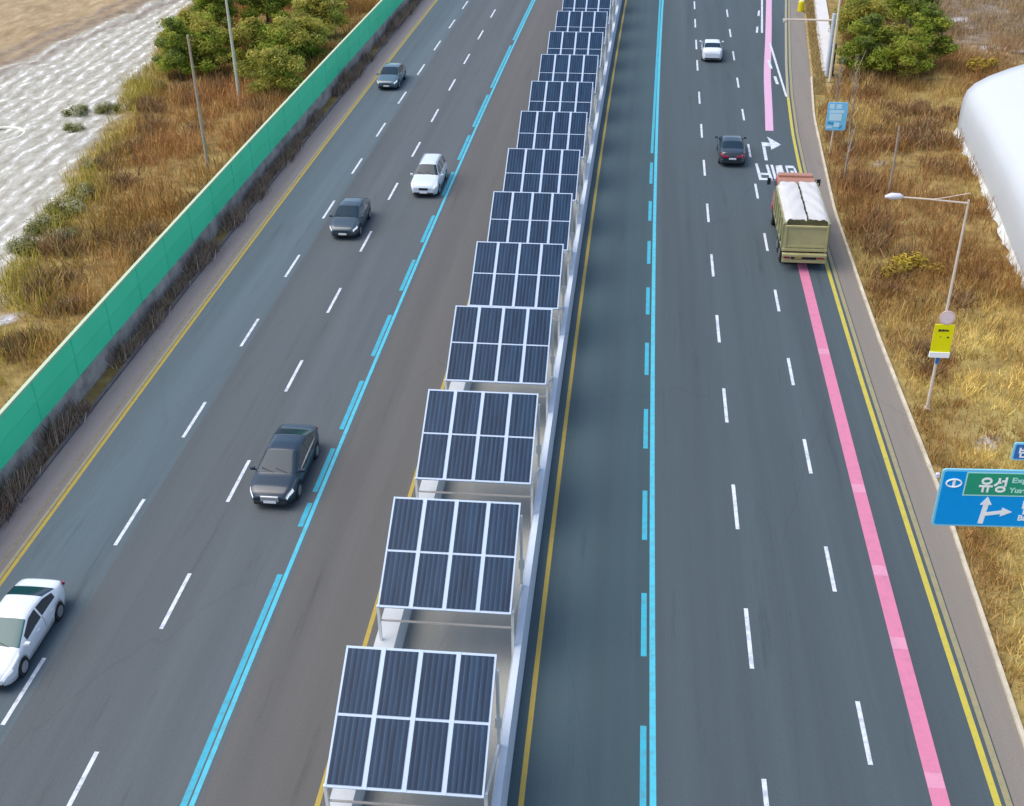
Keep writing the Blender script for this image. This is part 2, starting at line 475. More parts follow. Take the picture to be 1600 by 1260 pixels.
def regions(x, y):
    s, o = so_np(x, y)
    w1 = (fbm(x * .35, y * .35) - .5)
    fe = np.interp(s, FIELD_S, FIELD_O) + w1 * 3.0
    te = np.interp(s, TAN_S, TAN_O) + w1 * 1.0
    snow = sstep(.5, -.9, o - fe)
    tan = sstep(.8, -.8, o - te)
    snow = snow * (1 - tan)
    right = sstep(12.5, 14, o)
    gold = right * np.clip(sstep(60, 46, s + (fbm(x * .2 + 5, y * .2) - .5) * 22) * sstep(0, 2.6, o - np.interp(s, [25, 36, 50], [12.6, 13.6, 14.8]) + (fbm(x * .4 + 2, y * .4) - .5) * 3) + sstep(.5, .72, fbm(x * .2 + 9, y * .2)) * .6 + sstep(24, 18, o - 0 * s) * sstep(50, 70, s) * .0, 0, 1)
    # pale rubble and left-over snow patches on the verges
    pat = np.zeros_like(x)
    for (u, v, r) in PATCH:
        p = at(u, v); pat = np.maximum(pat, np.exp(-((x - p.x) ** 2 + (y - p.y) ** 2) / (r * r)))
    pat = sstep(.35, .6, pat * (.55 + .9 * fbm(x * 1.2 + 3, y * 1.2)))
    greyr = right * sstep(105, 122, s + (fbm(x * .1, y * .1) - .5) * 14) * sstep(21, 26, o)
    for d_, w_ in ((-.6, .7), (-2.6, .55), (2.0, .5)):
        greyr = np.maximum(greyr, .9 * np.exp(-((o - te - d_) / w_) ** 2) * (o < -40))
    ledge = right * sstep(98, 104, s) * sstep(16.4, 16.0, o)
    return s, o, snow, tan, gold, pat, greyr, ledge


PATCH = [(100, 465, .55), (8, 500, .7), (1480, 75, .9), (1460, 50, .9), (1500, 30, 1.0), (1380, 255, .5), (1560, 78, .5), (1590, 82, .6),
         (1535, 78, .4), (380, 135, .4), (415, 120, .5), (1540, 690, .25), (1585, 690, .25), (1510, 720, .15), (1438, 97, .4), (1515, 45, .5)]

# ------------------------------------------------------------------ terrain
def terrain():
    xs = np.concatenate([[-2500, -1200, -600, -300, -180, -130], np.arange(-95, 70.01, .75), [85, 110, 160, 300, 600, 1200, 2500]])
    ys = np.concatenate([[-1500, -600, -200, -80, -30, -5], np.arange(12, 175.01, .75), [185, 200, 230, 280, 400, 700, 1400, 3000]])
    X, Y = np.meshgrid(xs, ys); x = X.ravel(); y = Y.ravel()
    s, o, snow, tan, gold, pat, greyr, ledge = regions(x, y)
    off = bank(s, o)
    z = -.06 + off * (.05 + (fbm(x * .18, y * .18) - .42) * .8 + (fbm(x * .9, y * .9) - .5) * .22 + snow * (fbm(x * 2.2, y * 2.2, 3) - .5) * .12)
    z = np.where((np.abs(x) > 100) | (y > 180) | (y < 5), -.06 + off * .1, z)
    nx, ny = len(xs), len(ys)
    F = [(j * nx + i, j * nx + i + 1, (j + 1) * nx + i + 1, (j + 1) * nx + i) for j in range(ny - 1) for i in range(nx - 1)]
    ob = mesh('terrain', np.stack([x, y, z], 1).tolist(), F, None, smooth=True)
    for nme, wv in (('cover', np.stack([snow, tan, gold, np.ones_like(x)], 1)), ('extra', np.stack([pat, greyr, ledge, np.ones_like(x)], 1))):
        at_ = ob.data.color_attributes.new(nme, 'FLOAT_COLOR', 'POINT'); at_.data.foreach_set('color', wv.astype(np.float32).ravel())
    m, n, b = nm('ground_cover'); ob.data.materials.append(m)
    tc = N(n, 'ShaderNodeTexCoord')

    def noise(scale, detail=6, rough=.65, sc=(1, 1, 1), rz=0):
        mp = N(n, 'ShaderNodeMapping'); mp.inputs['Scale'].default_value = sc; mp.inputs['Rotation'].default_value = (0, 0, rz)
        n.links.new(tc.outputs['Object'], mp.inputs['Vector'])
        q = N(n, 'ShaderNodeTexNoise'); q.inputs['Scale'].default_value = scale; q.inputs['Detail'].default_value = detail; q.inputs['Roughness'].default_value = rough
        n.links.new(mp.outputs['Vector'], q.inputs['Vector']); return q.outputs['Fac']

    def ramp(src, stops):
        r = N(n, 'ShaderNodeValToRGB'); el = r.color_ramp.elements
        while len(el) < len(stops): el.new(.5)
        for e, (p, c) in zip(el, stops): e.position = p; e.color = (*c, 1)
        n.links.new(src, r.inputs['Fac']); return r.outputs['Color']

    def mix(f, a, bb):
        q = N(n, 'ShaderNodeMix', data_type='RGBA'); n.links.new(f, q.inputs['Factor']); n.links.new(a, q.inputs['A']); n.links.new(bb, q.inputs['B']); return q.outputs['Result']
    big = noise(.16, 5); mid = noise(.8, 6); fine = noise(3.2, 8, .75)
    soil = ramp(mid, [(.3, (.14, .095, .035)), (.5, (.26, .18, .065)), (.66, (.37, .27, .10))])
    goldc = ramp(noise(1.1, 8, .7), [(.28, (.17, .125, .04)), (.5, (.35, .28, .095)), (.7, (.52, .44, .17))])
    st0 = noise(1.0, 8, .70, (2.1, .7, 1), math.radians(4))
    wt_ = N(n, 'ShaderNodeTexWave', wave_type='BANDS', bands_direction='X'); wt_.inputs['Scale'].default_value = .22; wt_.inputs['Distortion'].default_value = 5.0
    wt_.inputs['Detail'].default_value = 4; wt_.inputs['Detail Scale'].default_value = .25; wt_.inputs['Detail Roughness'].default_value = .7
    n.links.new(tc.outputs['Object'], wt_.inputs['Vector'])
    wm = N(n, 'ShaderNodeMath', operation='MULTIPLY_ADD'); wm.inputs[1].default_value = .16; n.links.new(wt_.outputs['Fac'], wm.inputs[0])
    w2 = N(n, 'ShaderNodeMath', operation='SUBTRACT'); w2.inputs[1].default_value = .08; n.links.new(st0, w2.inputs[0]); n.links.new(w2.outputs['Value'], wm.inputs[2])
    st = wm.outputs['Value']
    snowc = ramp(st, [(.30, (.28, .26, .20)), (.46, (.39, .37, .305)), (.57, (.47, .455, .395)), (.68, (.80, .785, .73))])
    tanc = ramp(noise(.6, 8, .72, (1.3, .5, 1), math.radians(12)), [(.3, (.24, .17, .09)), (.5, (.36, .265, .15)), (.7, (.48, .38, .24))])
    rub = ramp(fine, [(.36, (.22, .19, .19)), (.52, (.5, .49, .52)), (.62, (.8, .8, .84))])
    greyc = ramp(mid, [(.3, (.13, .10, .08)), (.5, (.22, .175, .14)), (.7, (.32, .27, .22))])
    strawc = ramp(mid, [(.3, (.30, .22, .10)), (.6, (.46, .36, .18))])
    cv = N(n, 'ShaderNodeAttribute', attribute_name='cover'); sv = N(n, 'ShaderNodeSeparateColor'); n.links.new(cv.outputs['Color'], sv.inputs['Color'])
    ev = N(n, 'ShaderNodeAttribute', attribute_name='extra'); se = N(n, 'ShaderNodeSeparateColor'); n.links.new(ev.outputs['Color'], se.inputs['Color'])
    c = mix(sv.outputs['Blue'], soil, goldc); c = mix(se.outputs['Blue'], c, strawc)
    c = mix(sv.outputs['Red'], c, snowc); c = mix(sv.outputs['Green'], c, tanc); c = mix(se.outputs['Green'], c, greyc); c = mix(se.outputs['Red'], c, rub)
    n.links.new(c, b.inputs['Base Color']); b.inputs['Roughness'].default_value = .95; b.inputs['Specular IOR Level'].default_value = .1
    bp = N(n, 'ShaderNodeBump'); bp.inputs['Strength'].default_value = .3; bp.inputs['Distance'].default_value = .12
    n.links.new(fine, bp.inputs['Height']); n.links.new(bp.outputs['Normal'], b.inputs['Normal'])
    tag(ob, kind='structure')
    return ob


TERRAIN = terrain()

# ------------------------------------------------------------------ carriageways and paint
S0, S1 = 6.0, 320.0
strip('road_left_outer_lane', -23.15, -19.2, S0, S1, .0, M['asphalt_left'], cross=2)
strip('road_left_lanes', -19.2, -12.0, S0, S1, .0, M['asphalt_mid'], cross=4)
strip('road_left_inner_strip', -12.0, -8.06, S0, S1, .0, M['asphalt_strip'], cross=2)
strip('bike_path', -7.15, -3.25, S0, S1, .02, M['bike_path'], cross=2)
strip('road_right_inner_lane', -2.75, 1.5, S0, S1, .0, M['asphalt_bus'], cross=2)
YR = [(0, 12.0), (25, 11.98), (50, 11.75), (64, 11.7), (80, 11.72), (87.6, 11.9), (97.5, 12.35), (107.4, 13.0), (133, 14.9), (160, 17.2), (320, 34)]


def yr(s): return float(np.interp(s, [a for a, _ in YR], [b for _, b in YR]))


def gl(s): return yr(s) + .40


def gr(s): return float(np.interp(s, [0, 27, 40, 55, 72, 92, 104, 133, 320], [13.25, 13.25, 13.45, 13.1, 13.0, 13.75, 14.7, 16.6, 34.6])) if s < 320 else 34.6


strip('road_right_lanes', 1.5, gl, S0, S1, .0, M['asphalt_right'], cross=5)
strip('gutter_right', gl, gr, S0, S1, .012, M['concrete_edge'], cross=2)
strip('gutter_left', -24.65, -23.15, S0, S1, .012, M['concrete_dull'], cross=2)
V, F = extrude_profile([(0, -.05), (0, .13), (.16, .15), (.2, -.05)], S0, 103)
k = len(V) // 4
V = []
for i in range(k):
    s = S0 + (103 - S0) * i / (k - 1)
    b_ = gr(s)
    V += [R(s, b_ + o, z) for o, z in ((0, -.05), (.01, .12), (.15, .13), (.19, -.05))]
kb = mesh('kerb_right', V, F, simple('kerb_stone', (.52, .46, .34), .8, var=.3, scale=1.2, bump=.2)); kb['kind'] = 'structure'
V, F = extrude_profile([(-24.85, -.05), (-24.84, .1), (-24.66, .1), (-24.65, -.05)], S0, S1)
kb = mesh('kerb_left', V, F, simple('kerb_dark', (.11, .10, .10), .85, var=.4, scale=1.1, bump=.3)); kb['kind'] = 'structure'
# dark joint between lane and gutter
strip('gutter_joint_left', -23.27, -23.12, S0, S1, .016, M['yellow_faded'])
strip('edge_line_left', -23.60, -23.48, S0, 75, .017, simple('yellow_old', (.20, .175, .11), .8, var=.3))
strip('edge_line_left_inner', -23.10, -22.93, S0, S1, .004, M['yellow_paint'])
strip('edge_line_median_left', -8.56, -8.40, S0, S1, .004, M['yellow_paint'])
strip('edge_line_median_right', -2.43, -2.26, S0, S1, .004, M['yellow_paint'])
strip('edge_line_right', lambda s: yr(s) - .18, lambda s: yr(s) + .03, S0, 97, .004, M['yellow_bright'])
strip('edge_line_right_far', lambda s: yr(s) - .18, lambda s: yr(s) + .03, 97, S1, .004, simple('yellow_dusty', (.33, .30, .19), .7, var=.15))
strip('edge_line_right_outer', lambda s: yr(s) + .16, lambda s: yr(s) + .36, S0, S1, .004, M['yellow_faded'])
strip('bus_lane_line', 1.52, 1.72, S0, S1, .004, M['cyan_paint'])
strip('bus_lane_line_left', -12.36, -12.20, S0, S1, .004, M['cyan_paint'])


def dashes(name, rng, o0, o1, mat, z=.0045):
    V = []; F = []
    for a, b in rng:
        m_ = 3
        for i in range(m_):
            s = a + (b - a) * i / m_; e = a + (b - a) * (i + 1) / m_; q = len(V)
            V += [R(s, o0, z), R(s, o1, z), R(e, o1, z), R(e, o0, z)]; F.append((q, q + 1, q + 2, q + 3))
    ob = mesh(name, V, F, mat); ob['kind'] = 'structure'; return ob


dashes('bus_lane_dashes', [(24.2 - 6.6, 27.1 - 6.6)] + [(23.8 + 6.56 * k_, 27.15 + 6.56 * k_) for k_ in range(8)] + [(76.3, 80.5), (82.5, 240)], 1.22, 1.42, M['cyan_dash'])
dashes('bus_lane_dashes_left', [(10, 33.6), (36.6, 38.2), (39.0, 42.3), (43.9, 48.3), (50.8, 55.4), (58.4, 62.6), (65.2, 69.5), (73, 77.5), (80, 85.5), (87.5, 96), (98, 112), (114, 150)], -12.63, -12.42, M['cyan_dash'])
D1 = [31.63 + 0, 39.48, 47.51, 55.28, 63.27, 71.36, 79.74, 87.9, 96.47, 106.3, 113.6, 122, 130, 138.5, 147]
D2 = [20, 27.5, 35.76, 43.49, 50.99, 58.9, 66.94, 75.47, 83.64, 92.15, 101.09, 109.78, 118.22, 126.55, 135, 143.5]
D3 = [23.0, 31.81, 39.54, 48.54, 56.93, 65.08, 73.5, 82.02, 90.09, 98.63, 106.95, 115.8, 124.8, 133.5, 142]
D4 = [18, 26.92, 36.34, 44.17, 52.81, 61.19, 69.97, 78.17, 86.27, 94.61, 103.1, 111.5, 120, 128.5, 137]


def dl(c): return 3.1 + max(0, (c - 70)) * .010


dashes('lane_dashes_right_inner', [(23.7 - 1.5, 23.7 + 1.6)] + [(c - dl(c) / 2, c + dl(c) / 2) for c in D1], 4.94, 5.09, M['white_paint'])
dashes('lane_dashes_right_outer', [(c - dl(c) / 2 + .2, c + dl(c) / 2 - .2) for c in D2], 8.29, 8.44, M['white_paint'])
dashes('lane_dashes_left_inner', [(c - dl(c) / 2, c + dl(c) / 2) for c in D3], -16.07, -15.92, M['white_paint'])
dashes('lane_dashes_left_outer', [(c - dl(c) / 2, c + dl(c) / 2) for c in D4], -19.63, -19.48, M['white_paint'])


def pk(s): return 10.22 - max(0, s - 60) * .0035 + max(0, s - 88) * .068 - .12 * math.exp(-((s - 104) / 9) ** 2)


strip('guide_line_pink', lambda s: pk(s) - .27, lambda s: pk(s) + .27, S0, 72, .004, M['pink_paint'])
strip('guide_line_pink_far', lambda s: pk(s) - .30, lambda s: pk(s) + .30, 88.3, 200, .004, simple('pink_far', (.62, .36, .5), .6, var=.08))
pts = [25.2, 29.6, 35.4, 40.6, 47.4]
for a in (25.7, 31.8, 35.8, 41.2, 53.2):
    strip('guide_line_fleck', lambda s: pk(s) - .26, lambda s: pk(s) + .26, a - .3, a + .3, .0072, M['pink_pale'])


def paint_poly(name, polys, mat, z=.0048):
    V = []; F = []
    for i_, P in enumerate(polys):
        q = len(V); V += [R(a, b, z + .0009 * i_) for a, b in P]; F.append(tuple(range(q, q + len(P))))
    ob = mesh(name, V, F, mat); ob['kind'] = 'structure'; return ob


# right-turn arrow and the letters painted ahead of the lorry
aw = [[(81.6, 9.33), (81.6, 9.55), (85.3, 9.58), (85.3, 9.36)], [(84.7, 9.36), (84.7, 10.1), (85.4, 10.1), (85.6, 9.36)],
      [(83.9, 9.95), (85.1, 10.75), (86.9, 9.85), (85.4, 9.98)]]
paint_poly('turn_arrow', aw, M['white_paint'])
g1 = [[(77.6, 8.68), (77.6, 8.9), (80.9, 8.78), (80.9, 8.60)], [(77.6, 9.42), (77.6, 9.62), (80.7, 9.5), (80.7, 9.32)],
      [(77.6, 8.9), (77.6, 9.42), (78.0, 9.42), (78.0, 8.9)], [(78.6, 8.87), (78.6, 9.40), (79.0, 9.38), (79.0, 8.86)]]
g2 = [[(77.3, 9.72), (77.3, 9.92), (80.7, 9.84), (80.7, 9.66)], [(78.0, 9.94), (78.0, 10.5), (80.7, 10.45), (80.5, 10.0)]]
g3 = [[(79.0, 10.70), (79.0, 10.82), (80.6, 10.78), (80.6, 10.66)], [(80.1, 10.8), (80.1, 11.3), (80.6, 11.26), (80.6, 10.8)],
      [(79.0, 11.24), (79.0, 11.38), (80.1, 11.34), (80.1, 11.2)], [(79.0, 10.94), (79.0, 11.16), (79.6, 11.16), (79.6, 10.94)],
      [(77.4, 10.75), (77.4, 11.45), (78.6, 11.4), (78.6, 10.72)]]
paint_poly('lane_lettering', g1 + g2 + g3, M['white_paint'])
paint_poly('merge_line', [[(136, 12.35), (136, 12.55), (118.5, 11.55), (118.5, 11.35)], [(128, 11.6), (128, 11.8), (125.5, 11.6), (125.5, 11.4)], [(121, 11.05), (121, 11.25), (118.5, 11.05), (118.5, 10.85)], [(114.5, 11.86), (114.5, 12.06), (97.3, 12.22), (97.3, 12.05)], [(108.5, 11.3), (108.5, 11.55), (105.6, 11.6), (105.8, 11.35)], [(103.2, 11.5), (103.2, 11.75), (100.8, 11.8), (100.9, 11.55)]], M['white_paint'])

# bright concrete path beside the slip road
P = [at(u, v) for u, v in ((1266, -60), (1287, -60), (1290, 0), (1296, 35), (1297, 60), (1292, 112), (1285, 114), (1277, 60), (1271, 0))]
q = bmesh.new(); vs = [q.verts.new((p.x, p.y, .14)) for p in P]; f_ = q.faces.new(vs)
ex = bmesh.ops.extrude_face_region(q, geom=[f_]); 
for v in ex['geom']:
    if isinstance(v, bmesh.types.BMVert): v.co.z = -.1
bmesh.ops.recalc_face_normals(q, faces=q.faces[:])
me = bpy.data.meshes.new('path'); q.to_mesh(me); q.free(); tag(link('path', me, M['concrete_pale']), kind='structure')

# ------------------------------------------------------------------ median barriers
V, F = extrude_profile([(-8.05, -.05), (-7.98, .3), (-7.9, .9), (-7.2, .9), (-7.14, .3), (-7.12, -.05)], S0, S1)
tag(mesh('concrete_barrier', V, F, M['concrete']), 'broad pale concrete barrier under the left edge of the solar canopies', 'barrier')
V, F = extrude_profile([(-3.26, -.05), (-3.2, .25), (-3.09, .9), (-2.87, .9), (-2.80, .25), (-2.76, -.05)], S0, S1)
tag(mesh('concrete_barrier', V, F, M['barrier_white']), 'slim bluish white barrier wall between canopy posts and right carriageway', 'barrier')

# ------------------------------------------------------------------ solar canopies
PW, PZ0, PZ1, PL = 4.52, 2.5, 4.4, 3.68          # width, near and far height, horizontal length
TILT = math.atan2(PZ1 - PZ0, PL); SL = math.hypot(PL, PZ1 - PZ0)
XL = -PW / 2


def on_plane(x, t, h=0.0):
    """x across, t along the slope, h above it"""
    return Vector((x, t * math.cos(TILT) - h * math.sin(TILT), PZ0 + t * math.sin(TILT) + h * math.cos(TILT)))


def make_canopy():
    root = empty('solar_canopy', (0, 0, 0))
    rot = Matrix.Rotation(TILT, 4, 'X')
    colw = PW / 4; gap = .10; edge = .055
    f = MB()
    for i in range(5):
        w = .06 if i in (0, 4) else .16
        x = XL + i * colw + (w / 2 if i == 0 else -w / 2 if i == 4 else 0)
        f.box(on_plane(x, SL / 2, -.05), (w, SL, .08), rot=rot)
    rowy = SL * .5
    for t, w in ((.05, .1), (rowy, .12), (SL - .05, .1)):
        for i in range(4):
            x0 = XL + i * colw + (.06 if i == 0 else .08); x1 = XL + (i + 1) * colw - (.06 if i == 3 else .08)
            f.box(on_plane((x0 + x1) / 2, t, -.055), (x1 - x0, w, .066), rot=rot)
    f.build('frame', M['alu'], root)
    b_ = MB()
    for t in (.35, SL - .5):
        b_.box(on_plane(0, t, -.2), (PW - .1, .12, .2), rot=rot)
    for x in (XL + .12, -XL - .12):
        b_.box(on_plane(x, SL / 2, -.2), (.1, SL - 1.0, .14), rot=rot)
    b_.build('support_beam', M['white_steel'], root)
    for r_ in range(2):
        for c_ in range(4):
            x0 = XL + c_ * colw + (.07 if c_ == 0 else .075); x1 = XL + (c_ + 1) * colw - (.07 if c_ == 3 else .075)
            t0 = .085 if r_ == 0 else rowy + .05; t1 = rowy - .05 if r_ == 0 else SL - .085
            h0, h1 = -.03, .012
            cs = [(x0, t0), (x1, t0), (x1, t1), (x0, t1)]
            V = [on_plane(x, t, h1) for x, t in cs] + [on_plane(x, t, h0) for x, t in cs]
            F = [(0, 1, 2, 3), (7, 6, 5, 4), (0, 4, 5, 1), (1, 5, 6, 2), (2, 6, 7, 3), (3, 7, 4, 0)]
            o = mesh('solar_panel', V, F, M['solar'], root)
            uv = o.data.uv_layers.new(name='cell')
            cuv = [(.02, 0), (.97, 0), (.97, 1), (.02, 1)] * 2
            for lp in o.data.loops: uv.data[lp.index].uv = cuv[lp.vertex_index]
            rr = MB()
            for (a, b2) in zip(cs, cs[1:] + cs[:1]):
                pass
            rr.bm.free()
    for x, y, z1, z0 in ((XL + .0, .12, PZ0 - .06, .9), (-XL + .03, .22, PZ0 - .06, .03), (XL + .22, PL - .3, PZ1 - .36, .9), (-XL + .03, PL - .3, PZ1 - .34, .03)):
        p = MB(); p.box((x, y, (z0 + z1) / 2), (.10, .10, z1 - z0), bevel=.012)
        p.build('post', M['white_steel'], root)
    t = MB(); t.box((.02, .12, 1.80), (PW - .08, .05, .06)); t.build('tie_beam', M['galv'], root)
    for x in (-XL + .03,):
        d = MB(); d.beam((x, .3, PZ0 - .25), (x, PL - .4, 1.0), .07, .07); d.build('brace', M['white_steel'], root)
    j = MB(); j.box((-XL + .03, PL - .3, 1.9), (.2, .14, .42), bevel=.02); j.build('junction_box', M['white_steel'], root)
    return root


proto = make_canopy()
ORD = ['nearest', 'second', 'third', 'fourth', 'fifth', 'sixth', 'seventh', 'eighth', 'ninth', 'tenth', 'eleventh', 'twelfth', 'thirteenth', 'fourteenth', 'fifteenth', 'sixteenth', 'seventeenth']
FAR = [25.42, 33.0, 40.5, 48.15, 55.6, 62.75, 70.15, 77.8, 85.0, 92.45, 99.7, 107.1, 114.3, 121.5, 128.7, 136.0]
pl = []
for i, s in enumerate([18.0] + FAR):
    o = proto if i == 0 else copy_tree(proto)
    sn = s - PL; p = R(sn + PL / 2, -5.44); h = head(sn + PL / 2)
    o.location = Vector((p.x, p.y, 0)) - Matrix.Rotation(h, 3, 'Z') @ Vector((0, PL / 2, 0)); o.rotation_euler = (0, 0, h)
    if i == 0:
        lab = 'solar canopy of eight blue panels beyond the bottom edge, before the nearest full one'
    elif i == 1:
        lab = 'nearest full solar canopy of eight blue panels, at the bottom of the median row'
    elif i == len(FAR):
        lab = 'last solar canopy at the far end of the median row'
    else:
        lab = f'{ORD[i - 1]} solar canopy of eight blue panels from the bottom of the median row'
    tag(o, lab, 'solar canopy', 'tilted solar canopies over the median bike path')

# ------------------------------------------------------------------ noise barrier on the left
WO = -25.8
root = empty('noise_barrier', R(60, WO)); inv = root.matrix_basis.inverted()
V, F = extrude_profile([(WO - .18, -.05), (WO - .18, .95), (WO + .18, .95), (WO + .2, -.05)], S0, 240, 3)
mesh('base_wall', [inv @ v for v in V], F, M['concrete_wall'], root)
V, F = extrude_profile([(WO - .09, 3.0), (WO - .09, 3.1), (WO + .09, 3.1), (WO + .09, 3.0)], S0, 240, 3)
mesh('cap_rail', [inv @ v for v in V], F, M['cap_cream'], root)
s = 10.0
while s < 238:
    V, F = extrude_profile([(WO - .05, .95), (WO - .05, 3.0), (WO + .045, 3.0), (WO + .07, 2.0), (WO + .055, 1.93), (WO + .055, .95)], s + .03, s + 3.97, 2)
    mesh('panel', [inv @ v for v in V], F, M['green_panel'], root)
    s += 4.0
mb = MB(); mb.box((0, 0, 1.97), (.14, .115, 2.05)); up0 = mb.build('upright', simple('upright_green', (.045, .72, .40), .5), root)
s = 10.0
while s < 240:
    o = up0 if s == 10.0 else up0.copy()
    if o is not up0: COL.objects.link(o)
    o.parent = root; o.location = inv @ R(s, WO); o.rotation_euler = (0, 0, head(s)); s += 4.0
tag(root, 'long green noise barrier with cream cap on a dirty concrete base', 'noise barrier')


# ------------------------------------------------------------------ vehicles
def interp_s(pts, x):
    xs = [p[0] for p in pts]; ys = [p[1] for p in pts]
    return float(np.interp(x, xs, ys))


def smooth_prof(pts, n=400, k=9):
    xs = np.linspace(pts[0][0], pts[-1][0], n); ys = np.interp(xs, [p[0] for p in pts], [p[1] for p in pts])
    pad = np.concatenate([np.full(k, ys[0]), ys, np.full(k, ys[-1])]); ker = np.hanning(2 * k + 1); ker /= ker.sum()
    ys = np.convolve(pad, ker, 'valid')
    return lambda x: float(np.interp(x, xs, ys))


CARS = {
    'sedan': dict(L=4.85, W=1.87, belt=.95, top=[(-2.42, .72), (-2.37, 1.0), (-2.2, 1.09), (-1.88, 1.13), (-1.74, 1.16), (-.9, 1.43), (-.3, 1.48), (.15, 1.46), (1.32, 1.02), (1.44, .985), (2.0, .88), (2.28, .77), (2.42, .6)],
                  ws=(.26, 1.27), rw=(-1.68, -.96), sw=[(-1.42, -.40), (-.31, .80)], wb=1.42, seam=[-.36, .95]),
    'suv': dict(L=4.75, W=1.90, belt=1.02, top=[(-2.37, .85), (-2.33, 1.2), (-2.2, 1.32), (-1.85, 1.64), (-1.5, 1.71), (-.3, 1.73), (.3, 1.70), (1.1, 1.16), (1.22, 1.13), (1.95, 1.02), (2.26, .9), (2.37, .7)],
                ws=(.36, 1.06), rw=(-2.2, -1.88), sw=[(-1.9, -1.18), (-1.05, -.3), (-.2, .7)], wb=1.40, seam=[-.25]),
    'wagon': dict(L=4.6, W=1.85, belt=.97, top=[(-2.3, .74), (-2.26, 1.02), (-2.1, 1.1), (-1.8, 1.2), (-1.05, 1.47), (-.3, 1.53), (.15, 1.51), (1.25, 1.06), (1.36, 1.02), (1.9, .88), (2.2, .77), (2.3, .62)],
                  ws=(.26, 1.19), rw=(-1.72, -1.1), sw=[(-1.5, -.42), (-.32, .74)], wb=1.36, seam=[-.37]),
}


